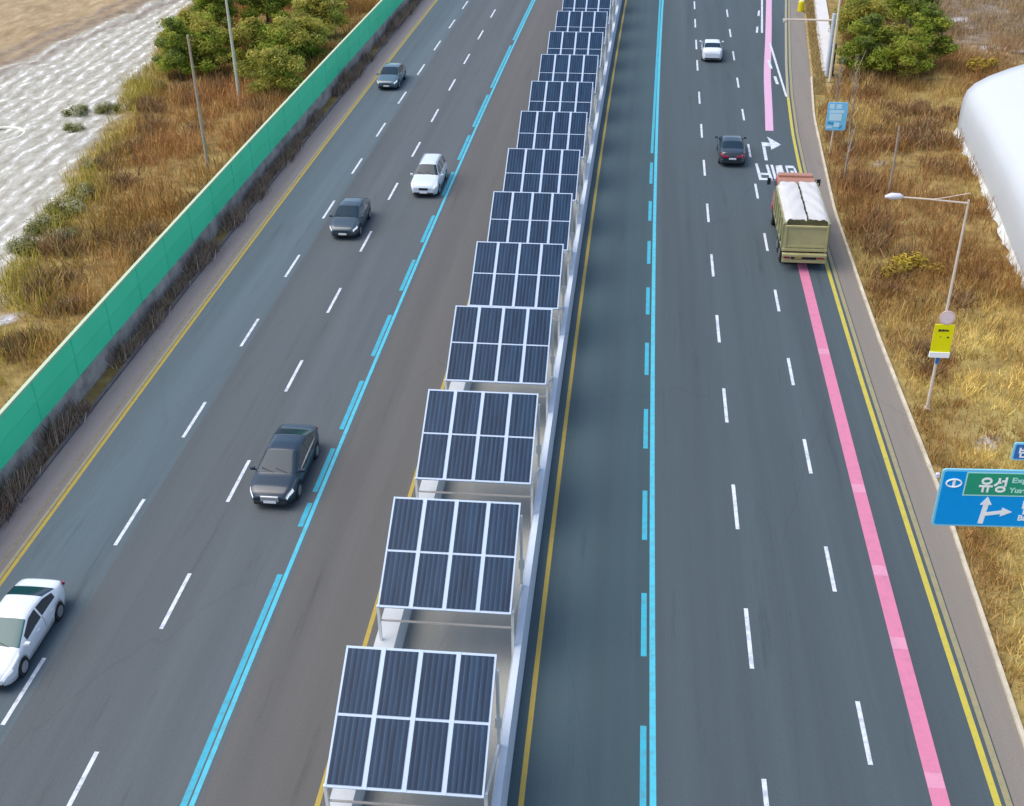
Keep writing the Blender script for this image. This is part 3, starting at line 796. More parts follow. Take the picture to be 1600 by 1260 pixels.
def make_car(kind, name, paintm, label, cat='car', grille='dark', rails=False, tail='tail_red', glass='glass', plate=True, trim=False):
    C = CARS[kind]; L, W = C['L'], C['W']; top = smooth_prof(C['top']); hl = L / 2; wr = .34; zc = .33
    root = empty(name, (0, 0, 0))

    def halfw(y):
        a = abs(y) / hl
        return W / 2 * (1 - .05 * a ** 2 - .26 * max(0, (a - .74) / .26) ** 2.2)

    def zarch(y):
        z = 0
        for yw in (C['wb'], -C['wb']):
            d = abs(y - yw); rr = wr + .045
            if d < rr: z = max(z, zc + math.sqrt(rr * rr - d * d))
        return z

    def section(y):
        w = halfw(y); zt = top(y); za = zarch(y)
        a = max(0, (abs(y) / hl - .86) / .14)
        zb = .20 + .14 * a ** 2
        zs = min(C['belt'] + .03 * (-y / hl), zt - .05)
        wt = w * .93 - .50 * max(0, zt - zs - .06)
        e = lambda z: max(z, za)
        m1 = max(.50, zb + .08)
        return [(0, zb), (w * .84, zb), (w * .96, e(zb + .05)), (w * .99, e(m1)), (w, e(min(.62, zs - .1))), (w * .985, max(e(0), zs - .08)), (w * .945, zs),
                (wt + .012, zt - .055), (wt - .03, zt - .018), (wt * .72, zt + .004), (wt * .36, zt + .014), (0, zt + .018)]
    NU = 12

    def pt(y, u, off=0.0):
        def raw(y, u):
            P = section(max(-hl, min(hl, y))); i = min(int(u), NU - 2); f = u - i
            return Vector((P[i][0] * (1 - f) + P[i + 1][0] * f, y, P[i][1] * (1 - f) + P[i + 1][1] * f))
        p = raw(y, u)
        if off:
            a = raw(min(y + .03, hl), u) - raw(max(y - .03, -hl), u); b = raw(y, min(u + .08, NU - 1)) - raw(y, max(u - .08, 0))
            nn = b.cross(a)
            if nn.length > 1e-9:
                nn.normalize()
                if nn.dot(Vector((1, 0, 0)) * max(p.x, .0) + Vector((0, 0, 1)) * (p.z - .6)) < 0: nn = -nn
                p = p + nn * off
        return p
    ny = 96; rows = []
    ysl = [-hl + L * i / (ny - 1) for i in range(ny)]
    for y in ysl:
        P = section(y)
        rows.append([Vector((x, y, z)) for x, z in P] + [Vector((-x, y, z)) for x, z in P[-2::-1]][:-1])
    m = MB(); vs = [[m.bm.verts.new(p) for p in r] for r in rows]; k = len(rows[0])
    for i in range(ny - 1):
        for j in range(k):
            m.bm.faces.new((vs[i][j], vs[i][(j + 1) % k], vs[i + 1][(j + 1) % k], vs[i + 1][j]))
    m.bm.faces.new(vs[0]); m.bm.faces.new(vs[-1])
    body = m.build('body', paintm, root, smooth=True)
    body.data.polygons[-1].use_smooth = False; body.data.polygons[-2].use_smooth = False

    def patch(nm_, y0, y1, u0, u1, mat, sides=(1,), off=.008, ny_=10, nu_=8, parent=root, both=False):
        m = MB()
        for sd in sides:
            rws = []
            for i in range(ny_ + 1):
                y = y0 + (y1 - y0) * i / ny_; r = []
                for j in range(nu_ + 1):
                    p = pt(y, u0 + (u1 - u0) * j / nu_, off); r.append(Vector((p.x * sd, p.y, p.z)))
                rws.append(r)
            if both:   # continue across the centre line
                rws = [r + [Vector((-p.x, p.y, p.z)) for p in r[-2::-1]] for r in rws]
            m.grid(rws)
        return m.build(nm_, mat, parent, smooth=True, fix=False)
    g = M[glass]
    patch('windshield', C['ws'][0], C['ws'][1], 7.7, 11, M['glass_green'] if paintm is M['paint_white'] else g, both=True)
    patch('rear_window', C['rw'][0], C['rw'][1], 7.8, 11, g, both=True)
    for (a, b) in C['sw']:
        for sd in (1, -1):
            patch('side_window', a, b, 6.13, 6.9, g, sides=(sd,))
    for sd in (1, -1):
        patch('headlight', hl - .42, hl - .05, 4.55, 6.3, M['headlight'], sides=(sd,), off=.012)
        patch('tail_light', -hl + .04, -hl + .26, 4.7, 6.2, M[tail], sides=(sd,), off=.012)
        patch('door_seam', C['seam'][0] - .011, C['seam'][0] + .011, 3.2, 6.1, M['dark_trim'], sides=(sd,), off=.004, ny_=1)
    for sd in (1, -1):
        if tail == 'tail_red':
            tl = MB(); tl.box((sd * (W / 2 - .42), -hl + .005, C['belt'] - .15), (.46, .05, .13), bevel=.015); tl.build('tail_light', M[tail], root)
        dh = MB()
        for y_ in (.12, -.92): dh.box((sd * (halfw(y_) + .004), y_, C['belt'] - .13), (.025, .17, .025), bevel=.006)
        dh.build('door_handle', paintm, root)
    wp = MB()
    for x_ in (-.45, .12): wp.beam((x_, C['ws'][1] + .02, top(C['ws'][1] + .02) + .02), (x_ + .5, C['ws'][1] - .16, top(C['ws'][1] - .16) + .035), .02, .012)
    wp.build('wiper', M['dark_trim'], root)
    ub = MB(); ub.box((0, 0, .36), (W * .78, L * .86, .36)); ub.build('underbody', M['underbody'], root)
    gr_ = MB(); gz = .56 if kind != 'suv' else .66
    gr_.box((0, hl - .01, gz), (.74, .10, .25) if grille != 'dark' else (.62, .08, .17), bevel=.04); gr_.build('grille', M['dark_trim'] if grille == 'dark' else M['chrome'], root)
    lo = MB(); lo.box((0, hl - .02, .36), (W * .70, .09, .14), bevel=.03); lo.build('air_intake', M['dark_trim'], root)
    if plate:
        for sy in (1, -1):
            pz = .44 if sy == 1 else .66
            q_ = MB(); q_.box((0, sy * (hl + .034), pz), (.5, .02, .12)); q_.build('licence_plate', M['plate'], root)
    rb = MB(); rb.box((0, -hl + .03, .38), (W * .72, .1, .14), bevel=.03); rb.build('rear_valance', M['dark_trim'], root)
    for sd in (1, -1):
        mm = MB(); my = C['ws'][1] - .22; mz = C['belt'] + .07
        mm.box((sd * (W / 2 + .09), my, mz + .02), (.2, .12, .14), bevel=.045); mm.beam((sd * (W / 2 - .06), my, mz - .05), (sd * (W / 2 + .05), my, mz - .02), .06, .05)
        mm.build('mirror', paintm, root)
    if rails:
        for sd in (1, -1):
            rr = MB(); rr.tube([(sd * .55, -1.7, top(-1.7) + .01), (sd * .56, -1.5, top(-1.5) + .06), (sd * .56, 0, top(0) + .05), (sd * .55, .2, top(.2) + .0)], .022, 6); rr.build('roof_rail', M['chrome'], root)
    if trim:
        for sd in (1, -1):
            patch('window_trim', -1.45, 1.05, 5.95, 6.12, M['chrome'], sides=(sd,), off=.012, ny_=16, nu_=1)
    for sy in (1, -1):
        for sd in (1, -1):
            t = MB(); x0 = sd * (W / 2 - .115); t.tube([(x0 - .105, sy * C['wb'], zc), (x0 - .09, sy * C['wb'], zc), (x0 + .09, sy * C['wb'], zc), (x0 + .105, sy * C['wb'], zc)], [wr - .03, wr, wr, wr - .03], 22)
            for v in t.bm.verts: pass
            wh = t.build('wheel', M['rubber'], root)
            rm = MB(); xr = x0 + sd * .108
            rm.tube([(xr - .006, sy * C['wb'], zc), (xr + .006, sy * C['wb'], zc)], [.215, .205], 18); rm.build('rim', M['rim'], wh)
    tag(root, label, cat)
    return root


def put(o, s, off, away=False, dz=0.0):
    p = R(s, off); o.location = (p.x, p.y, .002 + dz); o.rotation_euler = (0, 0, head(s) + (0 if away else PI))


put(make_car('sedan', 'parked_car' if False else 'sedan_car', M['paint_white'], 'white sedan half cut off by the left edge of the photo, in the outer lane', glass='glass', trim=False), 29.1, -20.74)
_b = make_car('sedan', 'sedan_car', M['paint_dark'], 'dark blue-black sedan with bright chrome grille, beside the cyan line', grille='chrome', trim=True)
put(_b, 40.1, -14.0); _b.scale = (1.05, 1.05, 1.03)
put(make_car('wagon', 'hatchback_car', M['paint_slate'], 'dark slate car in the middle lane just left of the white SUV'), 67.35, -17.42)
put(make_car('suv', 'suv_car', M['paint_pearl'], 'white SUV with roof rails and black windscreen coming towards the camera', rails=True), 74.7, -13.68)
put(make_car('wagon', 'sedan_car', M['paint_grey'], 'teal grey sedan with bright headlights near the green noise barrier'), 98.7, -21.25)
put(make_car('sedan', 'sedan_car', M['paint_black'], 'black sedan with red tail lights driving away beside the turn arrow'), 82.3, 6.93, away=True)
put(make_car('sedan', 'sedan_car', M['paint_white'], 'white sedan driving away between white lane dashes, farthest on the right carriageway', tail='paint_pearl', plate=False), 109.6, 6.32, away=True)


def make_truck():
    root = empty('dump_truck', (0, 0, 0))       # local +y is forward; rear at y=0
    hw = 1.25
    ch = MB(); ch.box((0, 4.2, .82), (.95, 8.0, .22)); ch.box((0, .5, .75), (2.1, .2, .2)); ch.build('chassis', M['dark_trim'], root)
    b = MB()                                     # dump body: floor, sides with ribs, headboard
    b.box((0, 3.05, 1.15), (2.42, 5.6, .12)); b.box((0, 5.9, 2.1), (2.46, .1, 2.0))
    for sd in (1, -1):
        b.box((sd * 1.2, 3.05, 1.98), (.08, 5.7, 1.62)); b.box((sd * 1.22, 3.05, 2.82), (.16, 5.8, .12), bevel=.02); b.box((sd * 1.21, 3.05, 1.2), (.14, 5.8, .14))
        for y in (.35, 1.4, 2.5, 3.6, 4.7, 5.7): b.box((sd * 1.285, y, 2.0), (.09, .14, 1.5))
        b.beam((sd * 1.30, .45, 2.75), (sd * 1.30, 1.35, 1.3), .05, .09)
    b.build('cargo_body', M['truck_olive'], root)
    t = MB()                                     # tailgate
    t.box((0, .14, 1.95), (2.3, .08, 1.5)); t.box((0, .09, 2.68), (2.42, .12, .12), bevel=.02); t.box((0, .08, 1.28), (2.5, .16, .16), bevel=.02)
    for sd in (1, -1): t.box((sd * 1.15, .085, 1.98), (.13, .11, 1.28))
    t.box((0, .085, 1.48), (2.16, .10, .10))
    t.build('tailgate', M['truck_khaki'], root)
    bp = MB(); bp.box((0, -.05, 1.02), (2.5, .3, .16), bevel=.03); bp.box((0, .0, .62), (2.46, .14, .2), bevel=.03)
    bp.box((-.98, .02, .82), (.5, .1, .22)); bp.box((.98, .02, .82), (.5, .1, .22)); bp.build('rear_bumper', M['truck_khaki'], root)
    pl_ = MB(); pl_.box((0, .03, .82), (1.2, .06, .24)); pl_.build('lamp_recess', M['dark_trim'], root)
    for sd in (1, -1):
        l = MB(); l.box((sd * .95, -.045, .83), (.34, .03, .11)); l.build('tail_light', M['tail_red'], root)
        f = MB(); f.box((sd * .95, .75, .45), (.6, .03, .6)); f.build('mud_flap', M['rubber'], root)
    p_ = MB(); p_.box((-.32, -.005, .82), (.42, .02, .14)); p_.build('licence_plate', simple('plate_yellow', (.5, .42, .1), .5), root)
    for sd in (1, -1):                           # two halves of the sheeting
        rows = []
        for i in range(22):
            y = .26 + 5.75 * i / 21; r = []
            for j in range(11):
                f = j / 10; x = sd * (.05 + 1.17 * f)
                z = 3.02 + .13 * math.sin(PI * (f * .80 + .14)) ** .6 + .03 * math.sin(i * .9 + j) + (.05 * math.sin(i * 2.1 + sd) if j in (0, 1) else 0) - (.18 * max(0, f - .88) / .12)
                if i == 0: z -= .10
                r.append((x, y + .07 * math.sin(j * 1.9 + sd) * (1 if i == 0 else 0), z))
            rows.append(r)
        m = MB(); m.grid(rows); g_ = m.bm.faces[:]
        bmesh.ops.solidify(m.bm, geom=g_, thickness=.03)
        m.build('tarpaulin', M['white_cloth'], root, smooth=True)
    c = MB(); c.box((0, 7.05, 1.95), (2.42, 1.7, 1.9), bevel=.12, taper=(.94, .92)); c.build('cab', M['truck_red'], root)
    rf = MB(); rf.box((0, 7.0, 2.93), (2.2, 1.45, .1), bevel=.04); rf.box((0, 7.45, 3.04), (2.1, .5, .16), bevel=.05); rf.build('cab_roof', M['truck_roof'], root)
    w = MB(); w.box((0, 7.87, 2.35), (2.0, .04, .75)); w.build('windshield', M['glass'], root)
    for sd in (1, -1):
        s_ = MB(); s_.box((sd * 1.185, 7.2, 2.35), (.03, .85, .6)); s_.build('side_window', M['glass'], root)
        mr = MB(); mr.box((sd * 1.52, 7.85, 2.45), (.22, .1, .42), bevel=.03); mr.beam((sd * 1.15, 7.8, 2.6), (sd * 1.5, 7.85, 2.6), .04, .04); mr.build('mirror', M['black_box'], root)
    fb = MB(); fb.box((0, 8.0, .75), (2.4, .3, .45), bevel=.05); fb.build('front_bumper', M['truck_red'], root)
    for y, dual in ((1.35, 1), (2.65, 1), (6.9, 0)):
        for sd in (1, -1):
            m = MB(); wdt = .52 if dual else .3; x0 = sd * (1.24 - wdt / 2)
            m.tube([(x0 - wdt / 2, y, .5), (x0 - wdt / 2 + .04, y, .5), (x0 + wdt / 2 - .04, y, .5), (x0 + wdt / 2, y, .5)], [.46, .5, .5, .46], 22)
            wh = m.build('wheel', M['rubber'], root)
            rm = MB(); xr = sd * 1.245; rm.tube([(xr - .01, y, .5), (xr + .01, y, .5)], [.28, .2], 16); rm.build('rim', M['rim'], wh)
    tag(root, 'khaki dump truck with red cab and white sheeted load in the right lane', 'truck')
    return root


t_ = make_truck(); put(t_, 62.9, 10.12, away=True)


# ------------------------------------------------------------------ street furniture
def gz(x, y):
    return 0.0


def text_mesh(body, size, name, mat, parent, M4, bold=.0, sx=1.0):
    cu = bpy.data.curves.new(name, 'FONT'); cu.body = body; cu.size = size; cu.extrude = .004; cu.offset = bold
    o = bpy.data.objects.new(name, cu); COL.objects.link(o)
    bpy.context.view_layer.update()
    me = bpy.data.meshes.new_from_object(o.evaluated_get(bpy.context.evaluated_depsgraph_get()))
    bpy.data.objects.remove(o); bpy.data.curves.remove(cu)
    me.transform(M4 @ Matrix.Diagonal((sx, 1, 1, 1)))
    me.materials.clear()
    return link(name, me, mat, parent)


# local sign frame: x right, z up, facing -y
FACE = Matrix.Rotation(PI / 2, 4, 'X')


def board(mb, x0, x1, z0, z1, y0, y1, r=.0):
    if r <= 0:
        mb.box(((x0 + x1) / 2, (y0 + y1) / 2, (z0 + z1) / 2), (x1 - x0, abs(y1 - y0), z1 - z0)); return
    P = []
    for cx, cz, a0 in ((x1 - r, z1 - r, 0), (x0 + r, z1 - r, 90), (x0 + r, z0 + r, 180), (x1 - r, z0 + r, 270)):
        for k_ in range(5):
            a = math.radians(a0 + 22.5 * k_); P.append((cx + r * math.cos(a), cz + r * math.sin(a)))
    lo = [mb.bm.verts.new((x, y0, z)) for x, z in P]; hi = [mb.bm.verts.new((x, y1, z)) for x, z in P]; n_ = len(P)
    mb.bm.faces.new(lo); mb.bm.faces.new(hi[::-1])
    for i in range(n_): mb.bm.faces.new((lo[i], hi[i], hi[(i + 1) % n_], lo[(i + 1) % n_]))


def stroke(mb, pts, w, y):
    """flat stroke on a sign face at depth y"""
    for a, b in zip(pts, pts[1:]):
        a = Vector((a[0], 0, a[1])); b = Vector((b[0], 0, b[1])); d = (b - a)
        ang = math.atan2(d.z, d.x)
        mb.box(((a.x + b.x) / 2, y, (a.z + b.z) / 2), (d.length + w * .5, .006, w), rot=Matrix.Rotation(-ang, 4, 'Y'))


# big direction sign on a cantilever mast
SG = R(32.05, 10.53, 0); rz = math.radians(2.0)
sign = empty('road_sign', SG, rz)
SW, Z0, Z1 = 5.2, 5.0, 7.25
m = MB(); board(m, 0, SW, Z0, Z1, .0, .06, .12); m.build('board_edge', M['sign_edge'], sign)
m = MB(); board(m, .07, SW - .07, Z0 + .07, Z1 - .07, -.012, .03, .09); m.build('board', M['sign_blue'], sign)
m = MB(); board(m, .77, SW - .14, Z1 - 1.0, Z1 - .08, -.02, .02); m.build('green_panel_border', M['sign_mint'], sign)
m = MB(); board(m, .81, SW - .18, Z1 - .95, Z1 - .12, -.026, .01); m.build('green_panel', M['sign_green'], sign)
text_mesh('유성', .62, 'lettering', M['sign_white'], sign, Matrix.Translation((1.22, -.03, Z1 - .78)) @ FACE, .018, .8)
text_mesh('Expressway', .27, 'lettering', M['sign_mint'], sign, Matrix.Translation((2.22, -.03, Z1 - .45)) @ FACE, .008, 1.25)
text_mesh('Yuseong', .27, 'lettering', M['sign_mint'], sign, Matrix.Translation((2.22, -.03, Z1 - .84)) @ FACE, .008)
text_mesh('반석', .62, 'lettering', M['sign_white'], sign, Matrix.Translation((2.72, -.02, Z0 + .60)) @ FACE, .018)
text_mesh('Banseok', .30, 'lettering', M['sign_white'], sign, Matrix.Translation((2.70, -.02, Z0 + .30)) @ FACE, .008)
m = MB()
stroke(m, [(1.55, Z0 + .18), (1.60, Z0 + .95)], .17, -.017); stroke(m, [(1.60, Z0 + .52), (2.15, Z0 + .62)], .14, -.020)
m.build('arrow_stem', M['sign_white'], sign)
for P in ([(1.40, .90), (1.78, .90), (1.60, 1.22)], [(2.12, .44), (2.14, .80), (2.48, .63)]):
    m = MB()
    lo = [m.bm.verts.new((x, -.024, Z0 + z)) for x, z in P]; hi = [m.bm.verts.new((x, -.012, Z0 + z)) for x, z in P]
    m.bm.faces.new(lo); m.bm.faces.new(hi[::-1])
    for i in range(3): m.bm.faces.new((lo[i], hi[i], hi[(i + 1) % 3], lo[(i + 1) % 3]))
    m.build('arrow_head', M['sign_white'], sign)
m = MB()                                           # oval route emblem
m.tube([(.42 + .24 * math.cos(a), -.02, Z1 - .52 + .15 * math.sin(a)) for a in np.linspace(0, 2 * PI, 25)], .028, 6)
m.box((.42, -.02, Z1 - .52), (.09, .012, .26)); m.build('route_emblem', M['sign_white'], sign)
m = MB()
m.tube([(SW + .8, .35, 0), (SW + .8, .35, 7.6)], [.2, .15], 14); m.build('mast', M['galv_pale'], sign)
m = MB(); m.tube([(.4, .2, 5.6), (SW + .8, .3, 5.6)], .07, 10); m.tube([(.4, .2, 6.7), (SW + .8, .3, 6.7)], .07, 10); m.build('cantilever_arm', M['galv_pale'], sign)
m = MB(); m.box((-.10, .12, Z1 - .32), (.12, .1, .16), bevel=.02); m.build('lamp_bracket', M['lamp_head'], sign)
tag(sign, 'big blue direction sign with green panel and white right-turn arrow', 'road sign')

sp = R(32.3, 12.62, 0)
sn = empty('road_name_sign', sp, rz)
m = MB(); board(m, 0, 1.9, 7.55, 8.2, 0, .05, .08); m.build('board_edge', M['sign_edge'], sn)
m = MB(); board(m, .06, 1.84, 7.61, 8.14, -.012, .02, .05); m.build('board', M['sign_navy'], sn)
text_mesh('반석로', .42, 'lettering', M['sign_white'], sn, Matrix.Translation((.16, -.02, 7.70)) @ FACE, .012)
m = MB(); m.tube([(.95, .1, 7.4), (.95, .1, 7.9)], .04, 8); m.tube([(.95, .1, 7.45), (3.6, .1, 7.45)], .045, 8); m.build('bracket', M['galv_pale'], sn)
tag(sn, 'small blue road name plate above the big direction sign', 'road sign')

# street lamp with its long arm, carrying the yellow notice and the round sign
LB = at(1448, 640)
lamp = empty('street_lamp', LB, head(48))
ls, lo_ = so(LB)
tip = lo_ - 11.15
m = MB(); m.tube([(0, 0, 0), (0, 0, 5), (0, 0, 10.3)], [.075, .065, .045], 12); m.box((0, 0, .05), (.26, .26, .1)); m.build('pole', M['galv_pale'], lamp)
m = MB(); m.tube([(0, 0, 10.15), (-tip * .5, 0, 10.28), (-tip + .35, .05, 10.33)], [.045, .04, .035], 8); m.tube([(.0, 0, 10.6), (-tip * .35, .0, 10.35), (-tip * .5, 0, 10.28)], .018, 6); m.build('arm', M['galv_pale'], lamp)
m = MB(); m.tube([(-tip + .45, .05, 10.34), (-tip + .3, .05, 10.36), (-tip - .05, .05, 10.36), (-tip - .3, .05, 10.33)], [.05, .13, .14, .05], 10); m.build('lamp_head', M['lamp_head'], lamp, smooth=True)
m = MB(); m.box((-.0, -.1, 2.75), (.16, .1, .5), bevel=.02); m.build('control_box', M['sign_navy'], lamp)
tag(lamp, 'tall thin street lamp with long arm over the brown verge', 'street lamp')

ys = empty('notice_board', R(ls - .16, lo_ + .02), head(48))
m = MB(); board(m, -.42, .42, 3.05, 4.5, 0, .05); m.build('board', M['sign_yellow'], ys)
m = MB(); board(m, -.44, .44, 2.86, 3.12, -.05, .06); m.build('base_strip', M['sign_white'], ys)
m = MB()
xx = -.24
for w_, h_ in ((.10, .12), (.05, .09), (.08, .11), (.03, .08), (.07, .09), (.06, .07)):
    m.box((xx + w_ / 2, -.006, 4.22 + random.uniform(-.01, .01)), (w_, .012, h_)); xx += w_ + .012
m.box((.22, -.006, 3.88), (.09, .012, .07)); m.box((-.1, -.006, 3.9), (.05, .012, .03)); m.build('lettering', M['sign_black'], ys)
tag(ys, 'bright yellow notice board with white foot strip, fixed to the street lamp pole', 'sign')
rs = empty('round_sign', R(ls - .16, lo_ + .05), head(48))
m = MB(); m.tube([(0, .03, 4.85), (0, -.01, 4.85)], .34, 26); m.build('disc', M['sign_pink'], rs)
m = MB(); m.tube([(0, -.012, 4.85), (0, -.018, 4.85)], .27, 26); m.box((0, -.02, 4.86), (.3, .006, .03)); m.build('face', simple('sign_rose', (.8, .66, .66), .5), rs)
tag(rs, 'round pinkish white disc sign above the yellow notice board', 'sign')

# pale blue sign by the kerb
bs = empty('roadside_sign', R(83.4, 14.0), head(83))
bs.location = at(1296, 240)
m = MB(); m.tube([(0, 0, 0), (0.05, 0, 2.1)], .05, 8); m.build('post', M['galv_pale'], bs)
m = MB(); board(m, -.55, .85, 1.75, 3.75, -.1, -.03, .12); m.build('board', M['sign_pale_blue'], bs)
m = MB()
for x0, x1, z0, z1 in ((-.42, -.08, 3.3, 3.62), (.06, .42, 3.3, 3.62), (-.40, .62, 3.0, 3.2), (-.36, .5, 2.45, 2.95), (-.46, -.1, 1.9, 2.05), (.0, .4, 2.0, 2.3)):
    board(m, x0, x1, z0, z1, -.112, -.1)
m.build('pictogram', simple('sign_ice', (.55, .78, .86), .5), bs)
m = MB(); stroke(m, [(-.38, 2.3), (-.02, 2.22)], .14, -.113); stroke(m, [(.42, 1.92), (.58, 2.08)], .1, -.113); m.build('pictogram_mark', simple('sign_deep', (.03, .3, .55), .5), bs)
tag(bs, 'pale blue rectangular sign on a short post beside the gutter', 'road sign')

# traffic camera mast with arm, tall lamp pole, roadside cabinet, yellow drum (top right)
cm = empty('camera_mast', at(1291, 120), head(103))
m = MB(); m.tube([(0, 0, 0), (0, 0, 5.3)], [.17, .14], 12); m.build('mast', M['barrier_white'], cm)
m = MB(); m.tube([(0, 0, 4.75), (-4.2, .15, 4.75)], [.09, .06], 8); m.build('arm', M['galv_pale'], cm)
m = MB(); m.box((-4.0, .1, 4.62), (.3, .34, .2), bevel=.03); m.build('camera', M['galv'], cm)
tag(cm, 'pale camera mast with a horizontal arm over the slip road', 'camera mast')
lp = empty('street_lamp', at(1296, 128), head(101))
m = MB(); m.tube([(0, 0, 0), (0, 0, 4), (0, 0, 10.0)], [.12, .1, .06], 12); m.build('pole', simple('lamp_cream', (.72, .64, .48), .5), lp)
m = MB(); m.tube([(0, 0, 9.9), (-1.8, 0, 10.2)], .045, 8); m.build('arm', M['galv_pale'], lp)
m = MB(); m.tube([(-1.6, 0, 10.18), (-1.9, 0, 10.22), (-2.4, 0, 10.2)], [.05, .13, .06], 8); m.build('lamp_head', M['lamp_head'], lp)
tag(lp, 'cream lamp pole behind the camera mast, rising out of the picture', 'street lamp')
cb = empty('roadside_cabinet', at(1296, 117), head(103))
m = MB(); m.box((.12, .1, 1.35), (.34, .6, 2.6), bevel=.02); m.build('case', M['black_box'], cb)
m = MB(); m.box((-.1, .06, 1.4), (.09, .62, 2.4)); m.build('door', M['cabinet_blue'], cb)
tag(cb, 'tall narrow dark cabinet with pale blue door at the camera mast', 'cabinet')
dr = empty('safety_drum', at(1251, 18))
m = MB(); m.tube([(0, 0, 0), (0, 0, .05), (0, 0, .95), (0, 0, 1.05)], [.30, .34, .32, .27], 18); m.build('drum', M['drum_yellow'], dr)
m = MB(); m.tube([(0, 0, 1.05), (0, 0, 1.12)], [.28, .24], 18); m.build('lid', simple('drum_lid', (.75, .68, .3), .5), dr)
tag(dr, 'yellow plastic drum at the start of the slip road', 'drum')

# poles on the left bank
for (b_, hgt, lab, mat, r0) in ((((326, 268)), 9.4, 'dull brown pole on the bank left of the noise barrier', M['pole_tan'], .13), (((375, 160)), 9.6, 'pale pole standing among the green trees left of the noise barrier', simple('pole_pale', (.52, .50, .40), .6, var=.1), .15)):
    e = empty('utility_pole', at(*b_))
    m = MB(); m.tube([(0, 0, -.1), (0, 0, hgt)], [r0, r0 * .6], 10); m.build('shaft', mat, e)
    m = MB(); m.tube([(0, 0, hgt), (0, 0, hgt + .12)], [r0 * .7, r0 * .45], 10); m.build('cap', mat, e)
    tag(e, lab, 'pole')
e = empty('wooden_stake', at(1388, 303))
m = MB(); m.tube([(0, 0, -.1), (.05, 0, 2.3), (.0, 0, 4.6)], [.09, .08, .06], 8); m.build('shaft', M['bark_pale'], e)
m = MB(); m.tube([(.02, 0, 3.4), (.4, .05, 4.1)], [.03, .015], 5); m.build('side_branch', M['bark_pale'], e)
tag(e, 'pale bare wooden pole behind the street lamp head', 'pole')

# hoop lying on the frosty field
h_ = empty('hoop', at(-2, 213, .06))
m = MB(); m.tube([(1.9 * math.cos(a), 1.9 * math.sin(a) * 1.0, .05) for a in np.linspace(0, 2 * PI, 41)], .13, 8, caps=False); m.build('ring', simple('hoop_cream', (.75, .73, .62), .6), h_, smooth=True)
tag(h_, 'large cream ring lying on the frosty field', 'hoop')

# ------------------------------------------------------------------ white fabric hall on the right
hall = empty('fabric_hall', R(70, 24)); inv = hall.matrix_basis.inverted()
prof = [(0, -.3), (-.05, .8), (-.06, 1.8), (-.02, 2.6), (.14, 3.2), (.6, 3.75), (1.5, 4.32), (2.9, 4.92), (4.9, 5.62), (7.0, 6.15), (9.5, 6.55), (11, 6.6)]
prof = prof + [(22 - x, z) for x, z in prof[-2::-1]]


def hall_o(s): return float(np.interp(s, [40, 61.6, 71.5, 79, 88.85], [20.7, 22.15, 23.08, 23.55, 24.05]))


rows = []
for i in range(31):
    s = 88.85 - (88.85 - 46) * i / 30
    wob = .05 * math.sin(i * PI)
    rows.append([inv @ R(s, hall_o(s) + x, z + .04 * math.sin(i * 1.3) * (1 if 2 < z < 6 else 0)) for x, z in prof])
m = MB(); m.grid(rows); m.bm.verts.ensure_lookup_table()
nv = len(prof); m.bm.faces.new([m.bm.verts[j] for j in range(nv)]); m.bm.faces.new([m.bm.verts[30 * nv + j] for j in range(nv)])
sk = m.build('skin', M['white_roof'], hall, smooth=True)
for p_ in sk.data.polygons:
    if len(p_.vertices) > 4: p_.use_smooth = False
m = MB()
prev = None
for i in range(141):                               # loose hem of the sheet along the ground
    s = 88.9 - i * .3; a = .28 + .16 * math.sin(i * .7) * math.sin(i * .23) + random.uniform(-.05, .05)
    cur = [m.bm.verts.new(inv @ R(s, hall_o(s) - .04, .42)), m.bm.verts.new(inv @ R(s, hall_o(s) - a * .6, .2)), m.bm.verts.new(inv @ R(s, hall_o(s) - a, .06))]
    if prev:
        for j in range(2): m.bm.faces.new((prev[j], prev[j + 1], cur[j + 1], cur[j]))
    prev = cur
m.build('hem', simple('hem_cloth', (.62, .64, .6), .7), hall)
tag(hall, 'large white fabric hall with rounded roof at the right edge', 'hall')


# ------------------------------------------------------------------ vegetation
def leaf_mesh(name, P, Nn, size, tone, elong=1.0, mat=None, parent=None, bend=0.0):
    """one small quad per leaf; P centres, Nn normals, tone colours"""
    n = len(P)
    a = RNG.normal(size=(n, 3)); t = np.cross(Nn, a); t /= np.linalg.norm(t, axis=1)[:, None] + 1e-9; b = np.cross(Nn, t)
    size = np.asarray(size).reshape(-1, 1) * np.ones((n, 1))
    V = np.empty((n, 4, 3)); V[:, 0] = P - t * size * elong; V[:, 1] = P + b * size * .5; V[:, 2] = P + t * size * elong; V[:, 3] = P - b * size * .5
    return raw_quads(name, V, tone, mat, parent)


def raw_quads(name, V, tone, mat, parent=None):
    n = len(V); me = bpy.data.meshes.new(name)
    me.vertices.add(n * 4); me.vertices.foreach_set('co', V.reshape(-1).astype(np.float32))
    me.loops.add(n * 4); me.loops.foreach_set('vertex_index', np.arange(n * 4, dtype=np.int32))
    me.polygons.add(n); me.polygons.foreach_set('loop_start', np.arange(0, n * 4, 4, dtype=np.int32)); me.polygons.foreach_set('loop_total', np.full(n, 4, dtype=np.int32))
    me.update(calc_edges=True)
    ca = me.color_attributes.new('tone', 'FLOAT_COLOR', 'POINT')
    c = np.ones((n, 4, 4), dtype=np.float32); c[:, :, :3] = tone[:, None, :]
    ca.data.foreach_set('color', c.ravel()); me.validate()
    return link(name, me, mat, parent)


